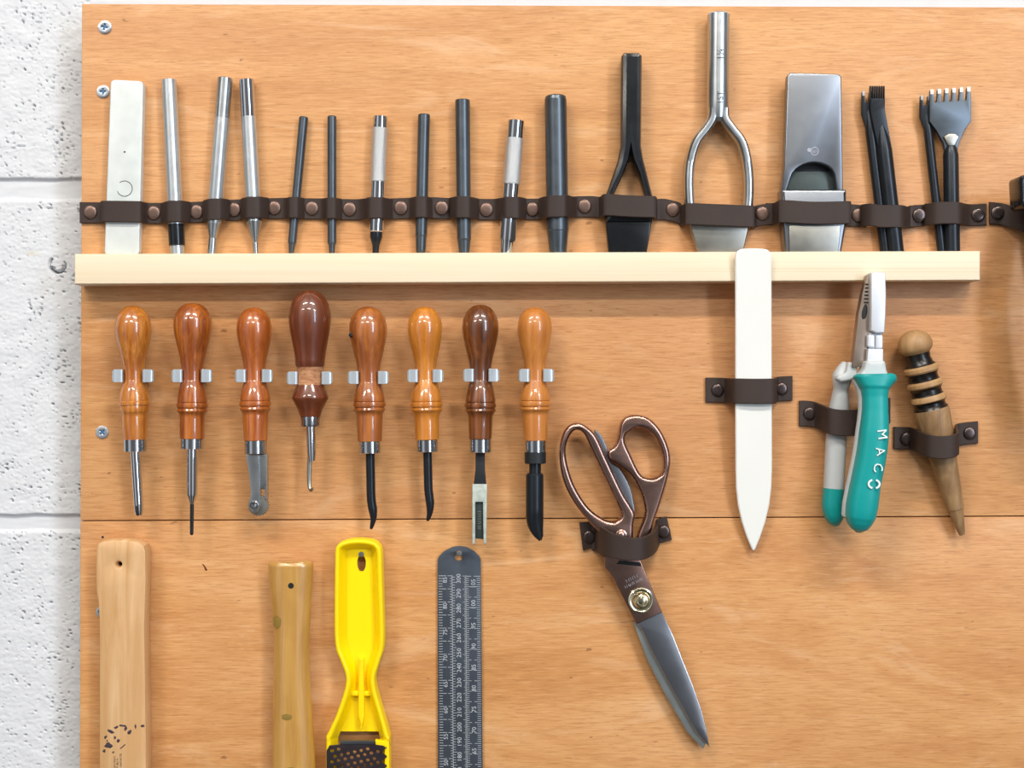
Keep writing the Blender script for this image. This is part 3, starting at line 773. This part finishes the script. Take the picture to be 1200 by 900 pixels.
# ------------------------------------------------------------------ pliers
t = T('pliers', 'steel pliers with teal and grey plastic handles', 'pliers', 1010, 450, 40)
t.part('jaw', shape(B(), [(1013.5, 323), (1017, 322), (1017, 420), (1012, 430), (996, 430), (999, 405), (1003, 370), (1008, 345)], 37, 50, 1.2), 'plier_steel_shaded', label='toothed side of the jaw, shade painted into its colour')
b = B()
for k in range(6):
    y = 333+k*4.2; shape(b, [(1011.5-.35*k, y), (1015, y), (1015, y+2), (1011.3-.35*k, y+2)], 49, 50.4, .3)
shape(b, catmull([(1011, 357), (1013.5, 359), (1014, 366), (1012, 373), (1008, 374), (1007.5, 366)], 3, True), 49, 50.4, .3)
t.part('teeth', b, 'dark_void', label='dark grip teeth and oval pipe grip')
t.part('jaw', shape(B(), [(1016, 321), (1020, 320), (1033, 320.5), (1034, 345), (1033.5, 368), (1032, 391), (1023, 391), (1016, 388)], 38, 58, 2.2), 'plier_steel', label='bright front jaw')
t.part('cutter', shape(B(), [(1032, 358), (1036.5, 362), (1036.5, 376), (1032, 382)], 36, 46, 1), 'dull_steel')
b = B(); shape(b, rr([(1013, 393), (1021.5, 393), (1021.5, 408.5), (1012.5, 407)], 2), 38, 55, 2); shape(b, rr([(1022.5, 393), (1031, 393), (1031, 409), (1022.5, 409)], 2), 38, 55, 2)
shape(b, [(1013, 391), (1031, 391), (1031, 424), (1012, 424)], 34, 50, 1)
t.part('joint', b, 'plier_steel')
t.part('joint_plate', shape(B(), [(1013, 409), (1031, 409.5), (1031, 424), (1012, 424)], 46, 56, 1.5), 'plier_steel')
# rear handle
pp = catmull([(993, 424, 30), (990, 440, 28), (989, 458, 24), (988, 480, 20), (985.5, 510, 18), (983.5, 545, 18), (982, 574, 18), (980.5, 595, 18), (983.5, 610, 18), (986, 618, 18)], 6)
def rw(y): return interp([(424, 3.5), (432, 8), (440, 11.5), (446, 11), (456, 8.5), (480, 12), (545, 12), (595, 12), (606, 11), (613, 8.5), (618, 3)])(y)
P1 = [p for p in pp if p[1] <= 574]; P2 = [p for p in pp if p[1] >= 572]
t.part('handle', sweep(B(), P1, [(rw(p[1]), min(13, rw(p[1])*1.1)) for p in P1], 24, 2.5), 'grey_rubber', label='pale grey rear handle')
t.part('handle_end', sweep(B(), P2, [(rw(p[1])+.3, min(13.3, rw(p[1])*1.12)) for p in P2], 24, 2.5), 'teal', label='teal end of the rear handle')
# guard
t.part('guard', shape(B(), rr([(1009, 423), (1031, 423), (1032.5, 434), (1036, 442), (997, 444), (1006, 434)], 3), 38, 66, 4, res=3), 'grey_rubber')
t.part('guard', shape(B(), rr([(993, 424), (1004, 426), (1003, 440), (996, 446), (984, 448), (979, 444), (981, 440), (990, 437)], 2.5), 26, 46, 3, res=3), 'grey_rubber')
# front handle
FH = [(1019.5, 438, 62), (1019.5, 442, 62), (1018.8, 452, 63), (1018.6, 462, 64), (1018.6, 480, 65), (1017.5, 505, 65), (1014, 535, 64), (1008.5, 565, 62), (1005, 590, 60), (1003.4, 605, 58), (1002.5, 615, 57), (1001.8, 622, 56)]
pp = catmull(FH, 7)
fw = interp([(438, 20), (440, 24), (444, 25), (450, 20.5), (457, 16), (465, 14.6), (480, 14.8), (505, 16.8), (535, 17.2), (565, 17.3), (590, 18.4), (603, 17.4), (611, 14.5), (617, 10.5), (622, 3)])
fh = lambda y: min(17, fw(y)*.95)
t.part('handle', sweep(B(), pp, [(fw(p[1]), fh(p[1])) for p in pp], 32, 2.5), 'teal', label='teal front handle')
pp2 = [(p[0]-2.2, p[1], p[2]-7) for p in pp if 446 < p[1] < 606]
t.part('handle_liner', sweep(B(), pp2, [(fw(p[1])+.4, 8.5) for p in pp2], 24, 2.5), 'grey_rubber', label='pale grey liner behind the teal grip')
b = B()
hfm = 81.6
text(b, 'M', 15.5, 1022.5, 507.5, -82, hfm, 1.2)
text(b, 'A', 14.5, 1020.4, 527, -81, hfm-.2, 1.2)
text(b, 'C', 15, 1017.6, 545.5, -80, hfm-.6, 1.2)
for s in (1, -1):
    R = [(1014.0+6.3*math.sin(a), 564.5+4.9*math.cos(a), hfm-1.6) for a in [math.radians(d) for d in (range(20, 161, 14) if s == 1 else range(200, 341, 14))]]
    sweep(b, R, [(1.2, .6)]*len(R), n=8)
t.part('lettering', b, 'white_print', label='white lettering down the teal grip')
holder('leather loop over the grey rear handle of the pliers', [(936, 484.5, 2), (944, 484.5, 2), (953, 485.5, 2.6), (957, 487.5, 9), (960.5, 490, 24), (965, 492.5, 35), (976, 494.5, 38.5), (990, 494.5, 38.5), (1000, 493.5, 35), (1007, 491, 24), (1016, 486, 8), (1023, 483, 2.6), (1034, 481.5, 2), (1042.5, 481, 2)], 30,
       [(948, 484.5), (1033, 482)])

# ------------------------------------------------------------------ slicker
t = T('edge_slicker', 'tapered wooden edge slicker with black burnt grooves and round knob', 'edge slicker', 1090, 500, 24)
X0, Y0, X1, Y1 = 1068.5, 388, 1131.5, 629
P = [(387, 0), (387.6, 6), (389.5, 11), (393, 15.5), (398, 18.8), (403, 20), (408, 19.6), (411, 18), (413, 15.5), (414, 14.5, 1), (420, 13.8, 1), (426, 15.5, 1), (428.5, 18, 0), (431, 20), (434.5, 20.2), (436.5, 18.8, 1), (440, 17, 1), (444.5, 17.2, 1), (446, 18.5, 0),
     (448.5, 20.5), (452, 20.8), (453.5, 19.4, 1), (457, 17.2, 1), (461.5, 17.4, 1), (463, 18.6, 0), (465.5, 20.4), (469, 20.8), (470, 19.8, 1), (472.5, 17.8, 1), (475.5, 17.8, 1), (477.5, 19.4, 1), (479, 20.2, 0), (483, 20.8), (500, 19.6), (520, 17.4), (550, 14.4), (580, 11.4), (597, 9.6), (597.6, 8.8), (612, 6.4), (624, 4.4), (628, 3.2), (629, 0)]
P = [(p if len(p) > 2 else (p[0], p[1], 0)) for p in P]
t.part('handle', rod(B(), X0, Y0, X1, Y1, (24, 12), [p for p in P if p[0] <= 479.1], 40), ['pale_slicker', 'burnt_wood'])
t.part('shaft', rod(B(), X0, Y0, X1, Y1, (24, 12), [p for p in P if p[0] >= 479]), 'slicker_wood')
holder('leather loop around the wooden edge slicker', [(1047, 513, 2), (1058, 513.5, 2), (1065, 513.5, 2.6), (1068.5, 515, 12), (1071.5, 518, 28), (1078, 521, 40), (1089, 522.5, 44), (1101, 521.5, 44), (1110, 518.5, 38), (1114.5, 514.5, 22), (1119, 510.5, 6), (1124, 509, 2.6), (1134, 507.5, 2), (1145, 506.5, 2)], 26,
       [(1061, 514), (1135, 507.5)])

# ------------------------------------------------------------------ scissors
t = T('tailor_scissors', 'copper-handled tailor scissors with blades pointing down to the right', 'scissors', 745, 660, 18)
lo = [(673, 495.5), (662, 503), (656.2, 521), (656, 543), (661, 566), (672, 588), (689, 610), (704, 625), (714, 636), (722, 646), (738, 648), (741, 636), (741.5, 614), (743.5, 602), (738, 591), (729, 576), (711, 538), (698.5, 511), (685, 498)]
lh = [(674.5, 503.5), (667, 511), (662.5, 525.5), (665, 545.5), (673.5, 570), (689, 594), (706.5, 607.5), (718, 610.5), (725, 607.5), (727.6, 601), (721, 585.5), (706.2, 554.5), (692.5, 525.5), (684, 508)]
ro = [(712, 529), (719.8, 523), (724.6, 512), (726.8, 497), (733, 489), (744.5, 486), (760, 490), (773, 503), (782, 521), (785.5, 539), (782, 561), (773.5, 590), (766, 612), (759, 636), (754, 648), (741, 648), (743, 640), (748.5, 622), (754.8, 606), (755.6, 594), (751, 576.5), (740, 556.5), (725, 544.5), (714.5, 539)]
rh = [(737.8, 505.5), (746.7, 501), (757.8, 503.5), (768.5, 512), (775, 528), (777.5, 543), (775, 555.5), (764.5, 560.5), (753.6, 558.5), (746.9, 550), (738.4, 532), (732.6, 519), (732.8, 510.5)]
sm = lambda p: catmull(p, 4, True)
sc1 = t.part('handle', shape(B(), [sm(lo), sm(lh)], 12, 30, 4.2, res=4), 'copper_plated', label='left copper handle with the long loop')
t.part('handle', shape(B(), [sm(ro), sm(rh)], 6, 24, 4.2, res=4), 'copper_plated', label='right copper handle with the small loop')
t.part('tang', shape(B(), sm([(697, 504), (706, 512), (712, 526), (716, 542), (726, 549), (738, 570), (743, 590), (744, 602), (738, 600), (728, 580), (712, 548), (700, 522)]), 6, 12, 1), 'dull_steel', label='grey steel tang between the handles')
t.part('screw', disc(B(), 727, 626, [(29, 7), (31, 6.8), (31.6, 5), (31, 4), (31.4, 3.4), (31.8, 0)], 20), 'copper_plated', sc1)
t.part('bolster', shape(B(), [(707.5, 652), (722, 640), (745, 640), (750.6, 657), (775.5, 716.6), (745, 730.5), (717.5, 676), (708, 664)], 10, 24, 1.6), 'copper_plated', label='copper bolster around the pivot')
t.part('bolster_slot', shape(B(), [(726, 655.5), (750, 658.5), (751.5, 663), (722, 660)], 20, 24.6, .4), 'dark_void')
b = B(); R0 = [(727, 662.5), (752, 666.5)]
t.part('pivot', disc(B(), 750.6, 702.5, [(23, 15), (25.2, 14.8), (25.8, 13.4), (25.2, 12), (25.2, 10.4), (28, 9.6), (30.5, 7.6), (31, 6), (30.2, 5), (31.4, 4.4), (32, 2.5), (32, 0)], 32), 'brass', label='brassy domed pivot screw')
bf = [(745.8, 730.5), (775.8, 716.5), (789, 745), (801, 776), (813, 806), (822, 832), (828, 855), (831.5, 876), (817, 860), (805.5, 840), (785, 803), (765, 766), (751, 736)]
t.part('blade', shape(B(), bf, 15, 20, 1.2), 'blade_steel', label='front blade')
t.part('blade', shape(B(), [(742, 729.5), (750, 728), (790, 800), (828, 872), (824.5, 878.5), (817, 871), (805, 858), (776.5, 809), (758.5, 774)], 7, 14.5, .8), 'blade_edge', label='narrow pale strip of the rear blade')
text_b = B(); worn_marks(text_b, 740, 677.0, 27, 15, 3.8, 24.1, 3); worn_marks(text_b, 741.5, 682.5, 27, 21, 3.2, 24.1, 4)
t.part('stamp', text_b, 'etched', label='faint worn stamp on the bolster')
b = B()
K = [(694, 628, 2.4), (699, 629, 6), (702, 632, 22), (708, 635, 36), (718, 639, 46), (735, 643, 51), (750, 643, 50), (760, 640, 42), (767, 634, 28), (769.5, 629, 12), (771, 625, 3)]
t = T('leather_loop', 'deep sagging leather loop holding the copper scissors', 'leather loop', 738, 625, 0, 'small riveted leather loops')
K = [(bx(x, h), by(y, h), h) for x, y, h in K]
t.part('band', ribbon(B(), catmull(K, 6), interp([(694, 34), (706, 32), (716, 28), (738, 25.5), (757, 26), (765, 27), (772, 30)]), 3.6), 'leather')
t.part('tab', shape(B(), [(678.7, 612), (698, 610), (705, 637), (683, 644.5)], .3, 3.8, .7), 'leather')
t.part('tab', shape(B(), [(769, 608.5), (781, 605), (787, 632), (767, 638)], .3, 3.8, .7), 'leather')
rivet(t, 690.7, 628.5, 3.8, 7.8, 'dark_cap'); rivet(t, 777.5, 622.5, 3.8, 7.8, 'dark_cap')

# ------------------------------------------------------------------ lower row
t = T('mallet_handle', 'pale flat ash wood handle with a small hole, scuffed dark ink marks', 'tool handle', 145, 800, 16)
o = [(116, 640), (118, 635.5), (124, 632.5), (136, 631), (152, 631), (165, 633.5), (172, 638), (174, 645), (174.5, 680), (174, 690), (172.8, 730), (174.6, 850), (175.5, 1000), (119, 1000), (119, 730), (118, 706), (115.4, 690), (115, 665)]
hl = [(142.3+2.9*math.cos(a*.5236), 660+2.9*math.sin(a*.5236)) for a in range(12)]
b = B(); shape(b, [o, hl], 1, 28, 4.5, res=1)
t.part('handle', b, 'ash', angle=25)
t.part('hole', disc(B(), 142.3, 660, [(6, 3.1), (14, 3.1), (14, 0)], 14), 'dark_void')
b = B(); random.seed(3)
for x, y, rx, ry, a in ((139.5, 849.5, 3, 1.4, -.4), (147, 847.5, 4, 1.2, .1), (133.5, 854.5, 4, 1.7, .5), (150.5, 851, 1.6, 3, .2), (155, 855, 1.8, 2.5, .6), (162, 848.5, 1, 2.8, 0), (170, 848, 2.2, 1.4, -.4), (127, 861, 1.4, 2.6, .5), (138, 861.5, 1.2, 1.8, 0),
                        (142, 865, 2.2, 2, .8), (130.5, 870.5, 5, 3, .2), (147, 872, 4.6, .8, -.7), (125.5, 877, 1.8, 2, 0), (136, 878.5, 1.2, 1.2, 0), (129, 865, 1, 1, 0)):
    pts = []
    for k in range(12):
        q = k*.5236; r = 1+.3*random.uniform(-1, 1); px_, py_ = rx*r*math.cos(q), ry*r*math.sin(q)
        pts.append((x+px_*math.cos(a)-py_*math.sin(a), y+px_*math.sin(a)+py_*math.cos(a)))
    shape(b, pts, 27.9, 28.12, .05)
t.part('ink_marks', b, 'ink', label='smudged dark ink marks')
b = B()
for x, y, q in ((137.5, 893, 20), (141, 896, 22), (144.8, 893, 26)): worn_marks(b, x, y, 90, q, 2.3, 28.05, int(x))
t.part('printed_lines', b, 'ink', label='three tiny lines of dark print')

t = T('hammer_handle', 'rounded yellow-brown wooden hammer handle with a small hole', 'tool handle', 342, 800, 18)
pp = []; rd = []
for y, l, r in ((657.5, 318, 362), (659, 315.5, 365.5), (662, 314.3, 367), (668, 314.2, 367), (690, 315.8, 366), (715, 318.6, 364.6), (745, 320.6, 363), (775, 320.4, 363), (800, 320, 364), (830, 319.4, 366), (865, 319.2, 368), (900, 319.2, 369.8), (1000, 319, 372)):
    pp.append((340.7 if y < 700 else (l+r)/2, y, 17)); rd.append(((r-l)/2, 14.5 if y > 661 else 13))
cc = catmull([p+q for p, q in zip(pp, rd)], 4)
hnd = t.part('handle', sweep(B(), [c[:3] for c in cc], [c[3:5] for c in cc], 32, 2.15), 'hickory')
t.part('hole', disc(B(), 343, 684.5, [(27, 3.5), (31.6, 3.4), (31.6, 0)], 14), 'dark_void')
b = B()
for x, y, rx, ry in ((326, 727, 5, 7.5), (338, 837, 6, 3.6), (344, 898, 8, 2.5)):
    shape(b, [(x+rx*math.cos(k*.5236)*(1+.2*math.sin(k*3)), y+ry*math.sin(k*.5236)) for k in range(12)], 0, .5, .04, hf=lambda X, Y: 17+14.5*math.sqrt(max(0, 1-((X-341.3)/23.6)**2)))
    t.part('stain', b, 'stain', label='dull olive stain'); b = B()

# yellow rasp
t = T('hand_rasp', 'bright yellow plastic rasp with dark perforated blade', 'rasp', 423, 760, 14)
L = [(394, 645), (393.3, 700), (394, 752), (400.5, 773), (406, 788), (406.5, 798), (404, 810), (395.5, 835), (385.5, 858), (383.5, 874), (383.5, 1000)]
Rr = [(457.5, 1000), (457.6, 874), (456.6, 860), (449.8, 835), (442.6, 810), (440.6, 798), (441.4, 788), (446, 773), (451, 752), (450, 700), (448.2, 645)]
topc = [(447, 640.5), (441.5, 634.5), (432, 631.6), (421, 630.8), (410, 631.8), (400, 634.8), (395.2, 639.5)]
ol = catmull(L, 4)+catmull(Rr, 4)+catmull(topc, 3)
R = []
for d, h in ((0, 1), (0, 24), (.8, 26.4), (2.2, 27.4), (4.4, 27), (6, 25), (8, 20), (10.2, 15), (12.4, 12)):
    R.append([(x, y, h) for x, y in poly_inset(ol, d)])
b = B(); rings(b, R, cap=False)
inn = poly_inset(ol, 12.2)
floor_hole = rr([(418.4, 656), (421, 651), (425.5, 651), (428.6, 656), (428.6, 664), (425.8, 670), (421, 670), (418.4, 664)], 3)
inn_top = [p for p in inn if p[1] < 858]
fl = [p for p in inn_top if min(math.hypot(p[0]-q[0], p[1]-q[1]) for q in ol) > 11.6]
fl2 = []
for p in fl:
    if not fl2 or math.hypot(p[0]-fl2[-1][0], p[1]-fl2[-1][1]) > 1.5: fl2.append(p)
shape(b, [fl2, floor_hole], 8, 12.4, 0)
hn = t.part('handle', b, 'yellow', angle=50)
b = B(); shape(b, rr([(421.6, 770), (426.6, 770), (427.5, 812), (428, 838), (424.6, 853), (423.4, 853), (420.4, 838), (420.6, 812)], 1.5), 11, 22, 2); shape(b, rr([(409, 809), (438, 809), (438, 815), (409, 815)], 2), 11, 19, 1.6)
t.part('rib', b, 'yellow', hn)
b = B()
O = [(384.5, 876), (388, 870), (400, 869), (400.5, 865), (441, 864.5), (441.5, 869), (452, 870.5)]
ed = []
y = 872
while y < 1000: ed += [(454.5, y), (448.5, y+6), (454.5, y+10)]; y += 11
O += [(449, 872)]+ed+[(449, 1000), (384.5, 1000)]
H = []
for r_ in range(15):
    for c in range(8):
        x = 391+c*7.6+(r_ % 2)*3.4; y = 876+r_*6.4-c*1.7*1.0
        if 388 < x < 446 and y > 873: H.append([(x-1.9, y-1.2), (x, y-1.9), (x+2.0, y-1.0), (x+2.0, y+1.2), (x, y+1.9), (x-1.9, y+1.1)])
shape(b, [O]+H, 27, 29, .3, res=0)
t.part('blade', b, 'rasp_sheet', label='dark perforated rasp blade')
t.part('blade_seat', shape(B(), [(441, 864), (457, 866), (457.5, 1000), (452, 1000), (452, 872), (441, 870)], 20, 27.5, .6), 'yellow')
t.part('blade_tab', shape(B(), [(400.5, 864), (441, 864), (440, 868.5), (401, 868.5)], 27.2, 29.8, .4), 'dull_steel')

# ruler
t = T('steel_ruler', 'dark steel ruler hanging by a hole in its rounded top', 'ruler', 539, 760, 4)
o = [(513.4, 1000), (512.8, 656), (514.5, 651.5), (521, 645.5), (530, 641), (538, 639.8), (547, 641), (556, 646), (562, 652), (563.4, 656), (566.5, 1000)]
b = shape(B(), [o, [(537.5+4.6*math.cos(a*.3927), 652.5+4.6*math.sin(a*.3927)) for a in range(16)]], 2.2, 4.2, .4)
t.part('blade', b, 'ruler_steel')
b = B()
def bar(x0, y0, x1, y1):
    V = [b.verts.new(c) for c in ((x0, y0, 4.26), (x1, y0, 4.26), (x1, y1, 4.26), (x0, y1, 4.26))]; b.faces.new(V)
dxr = lambda y: (y-680)*.0062
y = 674.5; k = 0
while y < 1000:
    d = dxr(y); ln = 9 if k % 10 == 0 else (6.5 if k % 5 == 0 else 4.4)
    if k % 2 == 0: bar(513.9+d, y, 513.9+ln+d, y+.55)
    if k % 2 == 0: bar(529.5+d-ln*.55, y, 529.5+d, y+.55)
    if k % 2: bar(530+d, y, 530+ln*.7+d, y+.5)
    bar(546-ln*.45+d, y+.4, 546+d, y+.8)
    y += 1.53; k += 1
y = 675; k = 0
while y < 1000:
    d = dxr(y); ln = 7.5 if k % 5 == 0 else 4.2
    bar(546+d, y, 546+ln*.8+d, y+.5); bar(562.8-ln+d, y, 562.8+d, y+.5)
    y += 2.45; k += 1
y = 674
while y < 1000:
    d = dxr(y); bar(529.6+d, y, 530.1+d, y+6.4); bar(545.8+d, y, 546.2+d, y+6.4); y += 6.2
t.part('graduation_lines', b, 'engraving')
b = B()
for i in range(19): y = 678+i*17.4; text(b, str(300-10*i), 7.2, 537.6+dxr(y), y, 90, 4.3, .12, squash=1.05)
for i in range(11): y = 679.5+i*30.6; text(b, str(85-5*i), 7.2, 521.6+dxr(y), y, 90, 4.3, .12)
for i in range(13): y = 684+i*24.5; text(b, str(105-5*i), 7.4, 554.8+dxr(y), y, 90, 4.3, .12)
t.part('numerals', b, 'engraving')

def nail(x, y, label, dy=4):
    t = T('nail', label, 'nail', x, y, 5, 'nails carrying the lower tools', solo=True)
    b = disc(B(), x, y+dy*.3, [(-10, 1.5), (12, 1.5), (12, 3.2), (13, 3.4), (13.8, 3), (14, 0)], 14)
    t.part('nail', b, 'satin_steel')
nail(424.2, 647.5, 'small nail in the hanging slot of the yellow rasp')
nail(538.6, 646.5, 'small nail at the hole of the steel ruler')

# board screws
def screw(x, y, label, rot=.3, r=8):
    t = T('cross_head_screw', label, 'screw', x, y, 0, 'cross-head screws fixing the boards', solo=True)
    b = disc(B(), x, y, [(-12, 3), (0, 3.4), (0, r-.3, 1), (.5, r, 1), (.9, r*.7, 1), (.9, 0, 1)], 28)
    o = [(x+r*.92*math.cos(k*.2244), y+r*.92*math.sin(k*.2244)) for k in range(28)]
    w, l = r*.15, r*.5; cr = [(w, w), (l, w), (l, -w), (w, -w), (w, -l), (-w, -l), (-w, -w), (-l, -w), (-l, w), (-w, w), (-w, l), (w, l)]
    cr = [(x+p*math.cos(rot)-q*math.sin(rot), y+p*math.sin(rot)+q*math.cos(rot)) for p, q in cr]
    shape(b, [o, cr], .8, 2.2, .45)
    for f in b.faces:
        f.material_index = 1 if (f.material_index == 1 and max(v.co.z for v in f.verts) < 1.0 and f.calc_center_median().z > .85) else 0
    t.part('cross_head_screw', b, ['zinc', 'zinc_recess'])
screw(123, 32, 'silver cross-head screw in the top left corner of the board', .2)
screw(121, 107.5, 'silver cross-head screw partly behind the flat steel bar', 0, 7.6)
screw(120, 506.5, 'silver cross-head screw just above the board seam at the left', .8, 7.6)
screw(119.5, 717, 'silver cross-head screw almost hidden behind the pale ash handle', .1, 7)

# ------------------------------------------------------------------ light
def area(name, loc, target, sx, sy, power, color):
    d = bpy.data.lights.new(name, 'AREA'); d.shape = 'RECTANGLE'; d.size = sx; d.size_y = sy; d.energy = power; d.color = color
    o = bpy.data.objects.new(name, d); COL.objects.link(o); o.location = loc
    v = Vector(target)-Vector(loc)
    if name.startswith('ceiling'): v.x = 0      # the tubes run parallel to the wall
    o.rotation_euler = v.to_track_quat('-Z', 'Y').to_euler()
    return o
C0 = (0, 0, Z0)
WARM = (1, .94, .85); COOL = (.66, .80, 1)
for i, x in enumerate((-2.7, .1, 2.9)):
    area('ceiling_tube_far', (x, -4.0, Z0+2.15), C0, 1.4, .16, 36, WARM)
for i, x in enumerate((-1.1, .9)):
    area('ceiling_tube_near', (x, -1.9, Z0+2.15), C0, 1.2, .12, 42, WARM)
area('window_light', (2.5, -3.6, Z0+.7), C0, .5, 2.3, 56, COOL)

w = bpy.data.worlds.new('World'); SC.world = w; w.use_nodes = True
nt = w.node_tree; bg = nt.nodes['Background']
tc = nt.nodes.new('ShaderNodeTexCoord'); sp = nt.nodes.new('ShaderNodeSeparateXYZ'); nt.links.new(tc.outputs['Generated'], sp.inputs[0])
mr = nt.nodes.new('ShaderNodeMapRange'); mr.inputs[1].default_value = -1; mr.inputs[2].default_value = 1; nt.links.new(sp.outputs['Z'], mr.inputs[0])
rp = nt.nodes.new('ShaderNodeValToRGB'); nt.links.new(mr.outputs[0], rp.inputs[0])
e = rp.color_ramp.elements
for _ in range(4): e.new(.5)
for a, (p, c) in zip(e, ((0, (.2, .19, .18)), (.33, (.42, .41, .41)), (.42, (.66, .67, .70)), (.58, (.80, .82, .86)), (.8, (.85, .85, .84)), (1, (.9, .9, .88)))):
    a.position = p; a.color = c+(1,)
# the room behind the camera: grey, two bright upright bands added for metal reflections
def wm(op, a, b=0.0):
    n = nt.nodes.new('ShaderNodeMath'); n.operation = op
    for i, v in enumerate((a, b)):
        if isinstance(v, bpy.types.NodeSocket): nt.links.new(v, n.inputs[i])
        else: n.inputs[i].default_value = v
    return n.outputs[0]
az = wm('ARCTAN2', sp.outputs['X'], wm('MULTIPLY', sp.outputs['Y'], -1.0))
az = wm('ADD', wm('DIVIDE', az, 2*math.pi), .5)
r2 = nt.nodes.new('ShaderNodeValToRGB'); nt.links.new(az, r2.inputs[0]); e2 = r2.color_ramp.elements
for _ in range(11): e2.new(.5)
for a, (p, c) in zip(e2, ((0, .5), (.22, .36), (.33, .42), (.345, .5), (.36, 2.6), (.415, 2.4), (.43, .62), (.5, .58), (.545, .62), (.558, 2.9), (.61, 2.7), (.625, .55), (1, .5))):
    a.position = p; a.color = (c, c, c, 1)
mxn = nt.nodes.new('ShaderNodeMix'); mxn.data_type = 'RGBA'; mxn.blend_type = 'MULTIPLY'; mxn.inputs[0].default_value = 1
nt.links.new(rp.outputs[0], mxn.inputs[6]); nt.links.new(r2.outputs[0], mxn.inputs[7])
nt.links.new(mxn.outputs[2], bg.inputs[0]); bg.inputs[1].default_value = .365

cam = bpy.data.cameras.new('Camera'); co = bpy.data.objects.new('Camera', cam); COL.objects.link(co)
cam.sensor_width = 36; cam.lens = 36*DP/1200; cam.clip_start = .01
co.location = (0, -DP*U, Z0); co.rotation_euler = (math.pi/2, 0, 0)
SC.camera = co
SC.view_settings.view_transform = 'Standard'; SC.view_settings.look = 'None'; SC.view_settings.gamma = 1; SC.view_settings.use_curve_mapping = False
SC.view_settings.exposure = 0.0
